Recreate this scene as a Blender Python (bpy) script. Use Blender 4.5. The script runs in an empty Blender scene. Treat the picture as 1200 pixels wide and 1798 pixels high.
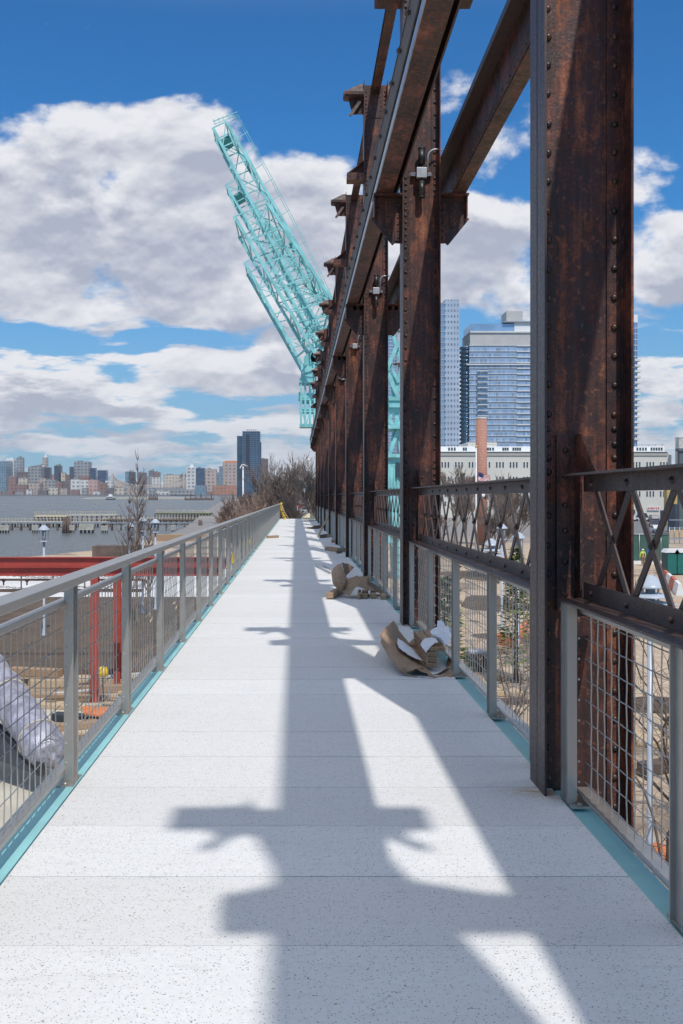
import bpy, bmesh, math, random
from mathutils import Vector, Matrix
R = math.radians
random.seed(7)
S = bpy.context.scene
COL = S.collection

# ------------------------------------------------------------------ camera
F, CX, CY, PITCH = 1750.0, 521.0, 874.0, 12.0/1750.0     # in pixels of a 1200 x 1798 picture
EYE = Vector((0, 0, 1.6))
RX = Matrix.Rotation(-PITCH, 3, 'X')
TILT = Matrix.Translation(EYE) @ RX.to_4x4() @ Matrix.Translation(-EYE)   # the walkway falls gently away
cam = bpy.data.cameras.new('camera'); camo = bpy.data.objects.new('camera', cam); COL.objects.link(camo)
cam.sensor_fit = 'HORIZONTAL'; cam.sensor_width = 24; cam.lens = 24*F/1200
cam.shift_x = (600-CX)/1200; cam.shift_y = -(899-CY)/1200
cam.clip_start = .05; cam.clip_end = 20000
camo.matrix_world = TILT @ (Matrix.Translation(EYE) @ Matrix.Rotation(R(90), 4, 'X'))
S.camera = camo
S.render.resolution_x, S.render.resolution_y = 683, 1024
S.view_settings.view_transform = 'Standard'; S.view_settings.look = 'None'
S.view_settings.exposure = 0.0; S.view_settings.gamma = 1

def ray(px, py):
    return RX @ Vector(((px-CX)/F, 1, (CY-py)/F))
def at_z(px, py, z):
    d = ray(px, py); return EYE + d*((z-EYE.z)/d.z)
def at_y(px, py, y):
    d = ray(px, py); return EYE + d*(y/d.y)
def W(px, py, y):                       # a point in the walkway's own frame
    return Vector(((px-CX)/F*y, y, 1.6+(CY-py)/F*y))
def WZ(px, py, z=0.0):
    y = (z-1.6)*F/(CY-py); return W(px, py, y)

# ------------------------------------------------------------------ node helpers
def newmat(name):
    m = bpy.data.materials.new(name); m.use_nodes = True
    return m, m.node_tree, m.node_tree.nodes['Principled BSDF']
class G:
    def __init__(s, nt): s.nt = nt
    def n(s, t, **k):
        x = s.nt.nodes.new(t)
        for a, b in k.items(): setattr(x, a, b)
        return x
    def l(s, a, b): s.nt.links.new(a, b)
    def put(s, sock, v):
        if hasattr(v, 'is_output'): s.l(v, sock)
        else: sock.default_value = v
    def m(s, op, a, b=0.0, c=0.0, clamp=False):
        x = s.n('ShaderNodeMath', operation=op, use_clamp=clamp)
        s.put(x.inputs[0], a); s.put(x.inputs[1], b); s.put(x.inputs[2], c)
        return x.outputs[0]
    def sep(s, v):
        x = s.n('ShaderNodeSeparateXYZ'); s.l(v, x.inputs[0]); return x.outputs
    def xyz(s, a, b, c):
        x = s.n('ShaderNodeCombineXYZ'); s.put(x.inputs[0], a); s.put(x.inputs[1], b); s.put(x.inputs[2], c); return x.outputs[0]
    def scale(s, v, k):
        x = s.n('ShaderNodeMapping'); s.l(v, x.inputs[0]); x.inputs[3].default_value = k; return x.outputs[0]
    def noise(s, v, sc, det=4, rough=.5, dist=0.0, out=0):
        x = s.n('ShaderNodeTexNoise'); s.l(v, x.inputs['Vector'])
        x.inputs['Scale'].default_value = sc; x.inputs['Detail'].default_value = det
        x.inputs['Roughness'].default_value = rough; x.inputs['Distortion'].default_value = dist
        return x.outputs[out]
    def mix(s, f, a, b, mode='MIX'):
        x = s.n('ShaderNodeMix', data_type='RGBA', blend_type=mode)
        s.put(x.inputs[0], f)
        for i, v in ((6, a), (7, b)):
            if hasattr(v, 'is_output'): s.l(v, x.inputs[i])
            else: x.inputs[i].default_value = (*v[:3], 1)
        return x.outputs[2]
    def step(s, v, a, b, o0=0.0, o1=1.0, smooth=True):
        x = s.n('ShaderNodeMapRange', interpolation_type='SMOOTHSTEP' if smooth else 'LINEAR')
        s.put(x.inputs[0], v); s.put(x.inputs[1], a); s.put(x.inputs[2], b); s.put(x.inputs[3], o0); s.put(x.inputs[4], o1)
        return x.outputs[0]
    def ramp(s, f, stops):
        x = s.n('ShaderNodeValToRGB'); s.l(f, x.inputs[0]); e = x.color_ramp.elements
        while len(e) < len(stops): e.new(.5)
        for i, (p, c) in enumerate(stops): e[i].position = p; e[i].color = (*c, 1)
        return x.outputs[0]
    def coord(s, which='Object'):
        return s.n('ShaderNodeTexCoord').outputs[which]
    def bump(s, h, strength, dist, bsdf):
        x = s.n('ShaderNodeBump'); x.inputs['Strength'].default_value = strength; x.inputs['Distance'].default_value = dist
        s.l(h, x.inputs['Height']); s.l(x.outputs[0], bsdf.inputs['Normal'])

# ------------------------------------------------------------------ sky
SX, SY = .162, .69                       # how far a shadow falls left and ahead per metre of height
sund = (TILT.to_3x3() @ Vector((SX, -SY, 1))).normalized()
EL = math.asin(sund.z); AZ = math.atan2(sund.x, sund.y)
wd = bpy.data.worlds.new('World'); S.world = wd; wd.use_nodes = True
g = G(wd.node_tree); bg = wd.node_tree.nodes['Background']
sky = g.n('ShaderNodeTexSky', sky_type='NISHITA'); sky.sun_disc = False
sky.sun_elevation = EL; sky.sun_rotation = AZ; sky.air_density = 1.0; sky.dust_density = .3; sky.ozone_density = 3.0
hs = g.n('ShaderNodeHueSaturation'); hs.inputs['Saturation'].default_value = 1.18; hs.inputs['Value'].default_value = .92
g.l(sky.outputs[0], hs.inputs['Color'])
dv = g.n('ShaderNodeTexCoord').outputs['Generated']
dx, dy, dz = g.sep(dv)
yy = g.m('MAXIMUM', g.m('ABSOLUTE', dy), .08)
U = g.m('DIVIDE', dx, yy); V = g.m('DIVIDE', dz, yy)
def uv(px, py): return ((px-CX)/F, (862-py)/F)
P = g.xyz(U, V, 0.0)
warp = g.noise(g.scale(P, (1, 1.3, 1)), 7, 3, .5, out=1)
def cloudfield(dV):
    v2 = g.m('ADD', V, dV) if dV else V
    p = g.xyz(U, v2, 3.7)
    n1 = g.noise(g.scale(p, (1, 1.35, 1)), 9.0, 9, .56, .15)
    n2 = g.noise(g.scale(p, (1, 4.2, 1)), 12.0, 9, .58, .15)
    vw = g.m('ADD', v2, g.m('MULTIPLY', g.m('SUBTRACT', g.noise(g.xyz(U, v2, 1.3), 6, 4, .5), .5), .16)); low = g.step(vw, .225, .125)                                  # flat layers below, towers above
    n = g.m('ADD', g.m('MULTIPLY', n1, g.m('SUBTRACT', 1.0, low)), g.m('MULTIPLY', n2, low))
    n = g.m('ADD', g.m('MULTIPLY', g.m('SUBTRACT', n, .5), 1.22), .5)
    b = None
    for px, py, rx, ry, a in [(190,300,230,150,.42),(20,400,170,150,.36),(420,400,230,170,.36),(250,480,340,110,.34),(620,480,160,130,.3),
                              (860,450,190,110,.40),(1180,450,120,90,.40),(1190,260,90,40,.12),(820,80,60,30,.06),
                              (70,660,130,38,.30),(420,655,190,40,.34),(330,640,110,40,.26),(160,700,160,30,.2),(560,620,120,60,.3),(200,560,200,20,.12),
                              (0,600,60,50,.16),(1160,655,70,40,.30),(900,620,90,40,.2),
                              (280,590,110,14,-.16),(110,610,60,14,-.14),(310,705,110,12,-.12),(480,150,260,60,-.10),(60,120,400,60,-.2)]:
        u0, v0 = uv(px, py)
        d = g.m('ADD', g.m('POWER', g.m('ABSOLUTE', g.m('MULTIPLY', g.m('SUBTRACT', U, u0), F/rx)), 2.0),
                       g.m('POWER', g.m('ABSOLUTE', g.m('MULTIPLY', g.m('SUBTRACT', v2, v0), F/ry)), 2.0))
        t = g.m('MULTIPLY', g.m('MAXIMUM', g.m('SUBTRACT', 1.15, d), 0.0), a)
        t = g.m('MINIMUM', t, a*.62) if a > 0 else g.m('MAXIMUM', t, a)
        b = t if b is None else g.m('ADD', b, t)
    b = g.m('MINIMUM', b, .32)
    hor = g.step(v2, .17, .04, 0.0, .16)
    high = g.step(v2, .36, .5, 0.0, -.16)
    return g.m('ADD', g.m('ADD', g.m('ADD', n, b), hor), high)
D0 = cloudfield(0); D1 = cloudfield(.022)
mask = g.step(D0, .535, .69)
thick = g.step(D0, .60, .95)
above = g.step(D1, .56, .80)
fine = g.noise(g.scale(P, (1, 1.7, 1)), 7.5, 7, .55, .3)
lit = g.m('SUBTRACT', 1.0, g.m('MULTIPLY', g.m('MULTIPLY', above, .95), g.step(fine, .36, .60, .30, 1.0)))
bA = g.noise(g.scale(P, (1, 1.5, 1)), 26, 5, .55); bB = g.noise(g.scale(g.xyz(U, g.m('ADD', V, .005), 0.0), (1, 1.5, 1)), 26, 5, .55)
cA = g.noise(g.scale(P, (1, 1.4, 1)), 10, 4, .5); cB = g.noise(g.scale(g.xyz(U, g.m('ADD', V, .014), 0.0), (1, 1.4, 1)), 10, 4, .5)
lit = g.m('ADD', lit, g.m('ADD', g.m('MULTIPLY', g.m('SUBTRACT', bA, bB), 1.1), g.m('MULTIPLY', g.m('SUBTRACT', cA, cB), 1.9)))
lit = g.m('MINIMUM', g.m('MAXIMUM', lit, 0.0), 1.0)
ccol = g.mix(lit, (.44, .47, .57), (.87, .87, .90))
ccol = g.mix(g.m('MULTIPLY', g.step(V, .10, .0), .55), ccol, (.46, .55, .67))
strength = .085
skyc = g.mix(1.0, hs.outputs[0], (strength*.48, strength*1.20, strength*1.60), 'MULTIPLY')
hz = g.mix(g.m('MULTIPLY', g.step(V, .30, .0), .80), skyc, (.27, .43, .62))
mask = g.m('MULTIPLY', mask, g.step(dy, -.06, .03))
fin = g.mix(g.m('MULTIPLY', mask, .96), hz, ccol)
# unseen bright cloud added overhead and behind, to lift the fill in shadows
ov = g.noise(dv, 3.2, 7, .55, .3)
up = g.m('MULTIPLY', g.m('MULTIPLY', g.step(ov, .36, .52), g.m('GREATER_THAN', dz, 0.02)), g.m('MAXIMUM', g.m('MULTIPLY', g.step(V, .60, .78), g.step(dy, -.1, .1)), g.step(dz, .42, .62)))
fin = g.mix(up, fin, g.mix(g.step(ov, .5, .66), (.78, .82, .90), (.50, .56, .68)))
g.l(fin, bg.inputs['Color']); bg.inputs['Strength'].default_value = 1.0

sl = bpy.data.lights.new('sun', 'SUN'); so = bpy.data.objects.new('sun', sl); COL.objects.link(so)
sl.energy = 3.3; sl.angle = R(.53); sl.color = (1, .955, .89)
so.rotation_euler = sund.to_track_quat('Z', 'Y').to_euler(); so.location = (20, -60, 90)

# ------------------------------------------------------------------ mesh helpers
class MB:
    def __init__(s): s.v = []; s.f = []; s.smooth = set(); s.mi = {}; s.cur = 0
    def add(s, vs, fs, smooth=False):
        o = len(s.v); s.v += [tuple(v) for v in vs]
        for f in fs:
            if smooth: s.smooth.add(len(s.f))
            if s.cur: s.mi[len(s.f)] = s.cur
            s.f.append(tuple(i+o for i in f))
        return s
    def box(s, x0, x1, y0, y1, z0, z1):
        vs = [(x, y, z) for z in (z0, z1) for x, y in ((x0,y0),(x1,y0),(x1,y1),(x0,y1))]
        return s.add(vs, [(3,2,1,0),(4,5,6,7),(0,1,5,4),(1,2,6,5),(2,3,7,6),(3,0,4,7)])
    def bar(s, a, b, w, h, up=(0,0,1)):
        a = Vector(a); b = Vector(b); d = (b-a)
        if d.length < 1e-6: return s
        d.normalize(); u = Vector(up)
        if abs(d.dot(u)) > .98: u = Vector((1,0,0))
        x = d.cross(u).normalized(); y = x.cross(d).normalized()
        vs = [p + x*sx*w/2 + y*sy*h/2 for p in (a, b) for sx, sy in ((-1,-1),(1,-1),(1,1),(-1,1))]
        return s.add(vs, [(3,2,1,0),(4,5,6,7),(0,1,5,4),(1,2,6,5),(2,3,7,6),(3,0,4,7)])
    def tube(s, pts, rad, n=8, caps=True):
        pts = [Vector(p) for p in pts]
        rr = rad if isinstance(rad, (list, tuple)) else [rad]*len(pts)
        o = len(s.v); prev = None
        for i, p in enumerate(pts):
            d = (pts[min(i+1, len(pts)-1)] - pts[max(i-1, 0)])
            d = d.normalized() if d.length > 1e-9 else Vector((0,0,1))
            if prev is None:
                u = Vector((0,0,1)) if abs(d.z) < .9 else Vector((1,0,0))
                x = d.cross(u).normalized()
            else:
                x = (prev - d*prev.dot(d))
                x = x.normalized() if x.length > 1e-6 else d.orthogonal().normalized()
            y = d.cross(x); prev = x
            for k in range(n):
                t = 2*math.pi*k/n
                s.v.append(tuple(p + (x*math.cos(t)+y*math.sin(t))*rr[i]))
        for i in range(len(pts)-1):
            for k in range(n):
                a = o+i*n+k; b = o+i*n+(k+1) % n
                if n > 4: s.smooth.add(len(s.f))
                s.f.append((a, b, b+n, a+n))
        if caps:
            s.f.append(tuple(o+k for k in reversed(range(n)))); s.f.append(tuple(o+(len(pts)-1)*n+k for k in range(n)))
        return s
    def lathe(s, prof, c=(0,0,0), n=16, axis='z'):
        o = len(s.v)
        for r, z in prof:
            for k in range(n):
                t = 2*math.pi*k/n; a, b = r*math.cos(t), r*math.sin(t)
                p = (a, b, z) if axis == 'z' else ((a, z, b) if axis == 'y' else (z, a, b))
                s.v.append((p[0]+c[0], p[1]+c[1], p[2]+c[2]))
        for i in range(len(prof)-1):
            for k in range(n):
                a = o+i*n+k; b = o+i*n+(k+1) % n
                s.smooth.add(len(s.f)); s.f.append((a, b, b+n, a+n))
        s.f.append(tuple(o+k for k in range(n))); s.f.append(tuple(o+(len(prof)-1)*n+k for k in range(n)))
        return s
    def dome(s, c, r, d=(0,-1,0), n=8):
        c = Vector(c); d = Vector(d).normalized(); x = d.orthogonal().normalized(); y = d.cross(x)
        vs = []
        for rr, hh in ((1, 0), (.86, .42), (.5, .72)):
            for k in range(n):
                t = 2*math.pi*k/n; vs.append(c + (x*math.cos(t)+y*math.sin(t))*r*rr + d*r*hh)
        vs.append(c + d*r*.82)
        fs = []
        for i in range(2):
            for k in range(n): fs.append((i*n+k, i*n+(k+1) % n, (i+1)*n+(k+1) % n, (i+1)*n+k))
        for k in range(n): fs.append((2*n+k, 2*n+(k+1) % n, 3*n))
        c_ = s.cur; s.cur = 2; s.add(vs, fs, True); s.cur = c_; return s
    def prism(s, poly, y0, y1, plane='xz'):
        n = len(poly)
        mk = {'xz': lambda a, b, t: (a, t, b), 'yz': lambda a, b, t: (t, a, b), 'xy': lambda a, b, t: (a, b, t)}[plane]
        vs = [mk(a, b, y0) for a, b in poly] + [mk(a, b, y1) for a, b in poly]
        fs = [tuple(range(n)), tuple(range(2*n-1, n-1, -1))] + [(i, i+n, (i+1) % n+n, (i+1) % n) for i in range(n)]
        return s.add(vs, fs)
    def build(s, name, mat=None, parent=None, loc=(0,0,0), bevel=0, recalc=True, shared=None):
        me = bpy.data.meshes.new(name); me.from_pydata(s.v, [], s.f)
        sm = [i in s.smooth for i in range(len(s.f))]
        if any(sm): me.polygons.foreach_set('use_smooth', sm)
        if recalc:
            bm = bmesh.new(); bm.from_mesh(me); bmesh.ops.recalc_face_normals(bm, faces=bm.faces)
            bm.to_mesh(me); bm.free()
        if mat: me.materials.append(mat)
        if s.mi:
            me.materials.append(M['dark_steel']); me.materials.append(M['rivet'] if mat is not M.get('stainless') else mat)
            for i, k_ in s.mi.items(): me.polygons[i].material_index = k_
        o = bpy.data.objects.new(name, me); COL.objects.link(o); o.location = loc
        if parent: o.parent = parent
        if bevel:
            b = o.modifiers.new('bevel', 'BEVEL'); b.width = bevel; b.segments = 2; b.limit_method = 'ANGLE'
            b.harden_normals = False
        me.update()
        return o
WALK = []
def tag(o, label=None, cat=None, group=None, kind=None, walk=False):
    if label: o['label'] = label
    if cat: o['category'] = cat
    if group: o['group'] = group
    if kind: o['kind'] = kind
    if walk: WALK.append(o)
    return o
def empty(name, loc=(0,0,0), rz=0):
    o = bpy.data.objects.new(name, None); COL.objects.link(o); o.location = loc; o.rotation_euler.z = rz
    o.empty_display_size = .1
    return o
def kids(o): return [c for c in bpy.data.objects if c.parent == o]
def copy_tree(o, parent=None, loc=None):
    def rec(a, par):
        c = a.copy(); COL.objects.link(c); c.parent = par
        for ch in kids(a):
            if ch is not c: rec(ch, c)
        return c
    c = rec(o, parent)
    if loc is not None: c.location = loc
    return c

# ------------------------------------------------------------------ materials
M = {}
def plain(name, col, rough=.6, metal=0.0, var=.15, vs=6.0, bump=0.0, spec=.5):
    m, nt, b = newmat(name); g = G(nt)
    n = g.noise(g.coord(), vs, 6, .6)
    c = g.mix(g.step(n, .3, .7, 0, 1), tuple(x*(1-var) for x in col), tuple(min(1, x*(1+var)) for x in col))
    g.l(c, b.inputs['Base Color']); b.inputs['Metallic'].default_value = metal
    g.l(g.step(n, .25, .75, rough*.85, min(1, rough*1.15)), b.inputs['Roughness'])
    b.inputs['Specular IOR Level'].default_value = spec
    if bump: g.bump(g.noise(g.coord(), vs*6, 4, .6), .5, bump, b)
    M[name] = m; return m

def rustmat(name, dark=.5, seed=0.0, rough=.55, orange=1.0):
    m, nt, b = newmat(name); g = G(nt)
    co = g.n('ShaderNodeTexCoord').outputs['Object']
    inf = g.n('ShaderNodeObjectInfo').outputs['Random']
    geo = g.n('ShaderNodeNewGeometry').outputs['Position']
    mp = g.n('ShaderNodeVectorMath', operation='ADD'); g.l(geo, mp.inputs[0]); mp.inputs[1].default_value = (seed, seed*2, 0)
    p = mp.outputs[0]
    big = g.noise(g.scale(p, (1.6, 1, .75)), 2.4, 5, .6)
    streak = g.noise(g.scale(p, (11, 3, .6)), 2.4, 7, .65)
    fine = g.noise(p, 55, 6, .7)
    mid = g.noise(p, 11, 6, .65)
    v = g.m('ADD', g.m('MULTIPLY', big, .50), g.m('ADD', g.m('MULTIPLY', streak, .36), g.m('MULTIPLY', mid, .25)))
    c = g.ramp(v, [(.38, (.013, .008, .009)), (.475, (.034, .014, .013)), (.56, (.088*orange, .027, .018)), (.63, (.25*orange, .074*orange, .034)), (.75, (.48*orange, .18*orange, .075))])
    c = g.mix(g.m('MULTIPLY', g.step(g.noise(g.scale(p, (1.3, 1, .6)), 1.3, 4, .55), .50, .62), .72), c, (.015, .011, .013))
    c = g.mix(g.step(fine, .42, .62, 0, .65), c, (.028, .015, .014))
    c = g.mix(g.step(g.noise(p, 24, 5, .7), .56, .66, 0, .5), c, (.30, .105, .05))
    # flakes of old pale paint, in streaks
    pale = g.m('MULTIPLY', g.step(g.noise(g.scale(p, (14, 5, 2.2)), 3.1, 7, .75), .60, .69), g.step(big, .50, .36))
    c = g.mix(g.m('MULTIPLY', pale, .55), c, (.24, .21, .17))
    sp = g.step(g.noise(p, 140, 3, .6), .70, .76, 0, .5)
    c = g.mix(sp, c, (.34, .25, .20))
    g.l(c, b.inputs['Base Color'])
    g.l(g.step(mid, .3, .7, rough-.14, rough+.16), b.inputs['Roughness'])
    b.inputs['Specular IOR Level'].default_value = .45
    g.bump(g.m('ADD', fine, g.m('MULTIPLY', mid, .8)), .55, .006, b)
    M[name] = m; return m
rustmat('rust')
rustmat('rust_flange', seed=13.0, rough=.5, orange=.7)
rustmat('rust_girder', seed=31.0, rough=.55, orange=.6)

m, nt, b = newmat('dark_steel'); g = G(nt)          # weathered oiled steel: smoother, purplish brown
p = g.n('ShaderNodeNewGeometry').outputs['Position']
n = g.noise(g.scale(p, (6, 6, .8)), 3, 6, .6); n2 = g.noise(p, 60, 5, .7)
c = g.ramp(n, [(.3, (.040, .025, .024)), (.55, (.062, .038, .034)), (.75, (.12, .054, .036))])
c = g.mix(g.step(n2, .45, .7, 0, .4), c, (.035, .024, .024))
g.l(c, b.inputs['Base Color']); g.l(g.step(n2, .3, .7, .34, .55), b.inputs['Roughness'])
b.inputs['Metallic'].default_value = .08
g.bump(n2, .35, .003, b); M['dark_steel'] = m

m, nt, b = newmat('rivet'); g = G(nt)
g.l(g.mix(g.step(g.noise(g.n('ShaderNodeNewGeometry').outputs['Position'], 9, 4, .6), .4, .65), (.035, .028, .028), (.11, .055, .035)), b.inputs['Base Color']); b.inputs['Metallic'].default_value = .35; b.inputs['Roughness'].default_value = .36; M['rivet'] = m
m, nt, b = newmat('stainless'); g = G(nt)
co = g.coord(); n = g.noise(g.scale(co, (40, 2, 40)), 3, 5, .6); n2 = g.noise(co, 7, 5, .6)
g.l(g.mix(n2, (.37, .345, .315), (.50, .475, .44)), b.inputs['Base Color']); b.inputs['Metallic'].default_value = .72
g.l(g.step(g.m('ADD', g.m('MULTIPLY', n, .5), g.m('MULTIPLY', n2, .5)), .3, .7, .30, .50), b.inputs['Roughness'])
M['stainless'] = m
m, nt, b = newmat('stainless_wire'); g = G(nt)
b.inputs['Base Color'].default_value = (.42, .40, .37, 1); b.inputs['Metallic'].default_value = .6; b.inputs['Roughness'].default_value = .42
M['wire'] = m

# terrazzo-like precast planks
m, nt, b = newmat('precast'); g = G(nt)
co = g.coord(); X, Y, Z = g.sep(co)
idx = g.m('FLOOR', g.m('DIVIDE', g.m('SUBTRACT', Y, 4.859-.65*20), .65))
wn = g.n('ShaderNodeTexWhiteNoise', noise_dimensions='1D'); g.l(idx, wn.inputs['W'])
base = g.mix(wn.outputs['Value'], (.68, .67, .65), (.77, .765, .75))
blot = g.noise(g.scale(co, (1, 2.2, 1)), 1.7, 6, .6)
base = g.mix(g.step(blot, .35, .7, 0, .55), base, (.71, .70, .69))
dirt = g.noise(g.scale(co, (1.2, 5, 1)), 3.1, 6, .65)
base = g.mix(g.step(dirt, .52, .74, 0, .30), base, (.50, .47, .43))
sc1 = g.noise(g.scale(co, (5, 1.1, 1)), 4.0, 8, .7, .6); base = g.mix(g.step(sc1, .58, .72, 0, .16), base, (.44, .42, .40))
mot = g.noise(co, 42, 5, .75); base = g.mix(g.step(mot, .38, .66, 0, .20), base, (.46, .46, .47))
for sc, th, rnd, colr in ((44, .15, .45, (.055, .06, .07)), (74, .20, .38, (.10, .105, .12)), (100, .28, .36, (.22, .22, .24)), (22, .10, .80, (.045, .055, .075)), (40, .22, .90, (.42, .30, .17))):
    vo = g.n('ShaderNodeTexVoronoi', feature='F1'); g.l(g.xyz(X, Y, 0.0), vo.inputs['Vector']); vo.inputs['Scale'].default_value = sc
    vc = g.sep(vo.outputs['Color'])
    rad = g.m('MULTIPLY', g.m('ADD', .35, g.m('MULTIPLY', vc[1], .9)), th)
    msk = g.m('MULTIPLY', g.step(g.m('SUBTRACT', rad, vo.outputs['Distance']), 0.0, .05), g.m('GREATER_THAN', vc[0], rnd))
    base = g.mix(g.m('MULTIPLY', msk, .80), base, colr)
# rust washed off the column feet
ym = g.m('MODULO', g.m('SUBTRACT', Y, 5.42-71.5), 7.15)
ym = g.m('MINIMUM', ym, g.m('SUBTRACT', 7.15, ym))
sd = g.m('ADD', g.m('MULTIPLY', g.m('SUBTRACT', 1.33, X), 4.2), g.m('MULTIPLY', ym, 9.0))
st = g.m('MULTIPLY', g.step(sd, 1.5, .1), g.step(g.noise(g.scale(co, (1, 3, 1)), 6, 5, .6), .35, .62))
base = g.mix(g.m('MULTIPLY', st, .75), base, (.42, .24, .08))
g.l(base, b.inputs['Base Color']); b.inputs['Roughness'].default_value = .72
g.bump(g.noise(co, 160, 3, .6), .25, .002, b)
M['precast'] = m

plain('teal', (.29, .59, .61), .45, var=.08, vs=3)
plain('crane_teal', (.23, .56, .57), .55, var=.22, vs=.9)
plain('crane_dark', (.05, .27, .28), .6, var=.1, vs=.5)
plain('red_steel', (.36, .055, .04), .5, var=.15, vs=1.5)
plain('galv', (.42, .44, .48), .4, .6, .1, 8)
plain('rough_grey', (.10, .085, .08), .75, 0, .35, 6, .004)
plain('lamp_white', (.40, .45, .52), .35, 0, .04, 3)
plain('lamp_glass', (.30, .34, .36), .2, 0, .1, 5)
plain('black_paint', (.018, .018, .02), .4, 0, .2, 8)
plain('box_grey', (.42, .43, .45), .4, .3, .08, 9)
plain('cardboard', (.36, .24, .155), .8, 0, .12, 9, .001)
plain('cardboard_dark', (.17, .115, .075), .85, 0, .15, 9)
plain('paper', (.78, .78, .80), .7, 0, .03, 9)
plain('yellow', (.75, .50, .03), .6, 0, .12, 9)
plain('twine', (.62, .52, .34), .8, 0, .15, 30)
plain('orange', (.70, .20, .05), .6, 0, .15, 3)
plain('foil', (.40, .39, .46), .38, .35, .35, 3.0, .06)
plain('rubber', (.03, .035, .045), .6, 0, .2, 2)
plain('concrete', (.50, .46, .38), .85, 0, .12, .6)
plain('pale_concrete', (.52, .50, .46), .8, 0, .2, 1.2)
plain('soil_box', (.06, .045, .035), .9, 0, .3, 2)
plain('bark', (.11, .085, .07), .9, 0, .25, 3)
plain('twig', (.19, .15, .13), .9, 0, .25, 3)
plain('twig_red', (.25, .17, .13), .9, 0, .25, 3)
plain('bark_grey', (.26, .23, .20), .9, 0, .25, 3)
plain('needles', (.16, .20, .06), .8, 0, .4, 4)
plain('flag_white', (.78, .76, .76), .8, 0, .03, 2)
plain('flag_red', (.45, .03, .04), .8, 0, .05, 2)
plain('flag_blue', (.02, .035, .14), .8, 0, .05, 2)
plain('gold', (.65, .38, .12), .3, .8, .05, 4)
plain('green_mesh', (.045, .11, .085), .7, 0, .15, .6)
plain('toilet_green', (.01, .13, .11), .5, 0, .1, 2)
plain('hivis', (.50, .78, .06), .6, 0, .05, 4)
plain('trousers', (.30, .17, .10), .85, 0, .15, 8)
plain('skin', (.50, .30, .22), .6, 0, .05, 8)
plain('blue_shirt', (.02, .13, .38), .7, 0, .1, 8)
plain('white_paint', (.75, .75, .74), .5, 0, .05, 2)
plain('barrier_red', (.52, .10, .05), .6, 0, .2, 1.5)
plain('metal_grey', (.30, .31, .33), .5, .4, .15, 1)
plain('asphalt', (.16, .16, .165), .9, 0, .15, .3)
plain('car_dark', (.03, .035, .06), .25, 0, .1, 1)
plain('car_white', (.6, .6, .62), .25, 0, .05, 1)
plain('car_red', (.4, .03, .05), .3, 0, .1, 1)
plain('glass_dark', (.03, .045, .06), .08, 0, .2, 1, spec=.8)
plain('glass_blue', (.10, .19, .32), .10, .3, .35, .35, spec=1.0)
plain('timber_pier', (.12, .085, .07), .9, 0, .35, .8)
plain('moss', (.10, .12, .05), .9, 0, .4, .6)
plain('pier_concrete', (.42, .40, .34), .85, 0, .25, .5)
plain('bridge_paint', (.52, .44, .37), .7, 0, .1, .02)

m, nt, b = newmat('wood'); g = G(nt)
co = g.coord(); n = g.noise(g.scale(co, (30, 3, 30)), 2, 6, .65, .4); n2 = g.noise(co, 5, 4, .5)
c = g.mix(g.step(n, .3, .7), (.24, .145, .080), (.46, .31, .19)); c = g.mix(g.step(n2, .4, .7, 0, .4), c, (.33, .25, .18))
g.l(c, b.inputs['Base Color']); b.inputs['Roughness'].default_value = .8; g.bump(n, .4, .002, b); M['wood'] = m
m, nt, b = newmat('wood_pale'); g = G(nt)
co = g.coord(); n = g.noise(g.scale(co, (2, 20, 20)), 1.2, 6, .65, .4)
g.l(g.mix(g.step(n, .3, .7), (.38, .27, .17), (.58, .45, .30)), b.inputs['Base Color']); b.inputs['Roughness'].default_value = .85; M['wood_pale'] = m

m, nt, b = newmat('brick'); g = G(nt)
co = g.coord(); X, Y, Z = g.sep(co)
br = g.n('ShaderNodeTexBrick'); g.l(g.xyz(g.m('MULTIPLY', g.m('ARCTAN2', Y, X), 1.0), Z, 0.0), br.inputs['Vector'])
br.inputs['Scale'].default_value = 1; br.inputs['Brick Width'].default_value = .26; br.inputs['Row Height'].default_value = .24
br.inputs['Mortar Size'].default_value = .035; br.inputs['Color1'].default_value = (.30, .075, .045, 1); br.inputs['Color2'].default_value = (.46, .15, .09, 1); br.inputs['Mortar'].default_value = (.42, .30, .24, 1)
g.l(g.mix(g.step(g.noise(co, .7, 4, .6), .45, .75, 0, .5), br.outputs[0], (.42, .24, .19)), b.inputs['Base Color']); b.inputs['Roughness'].default_value = .85; M['brick'] = m

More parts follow.
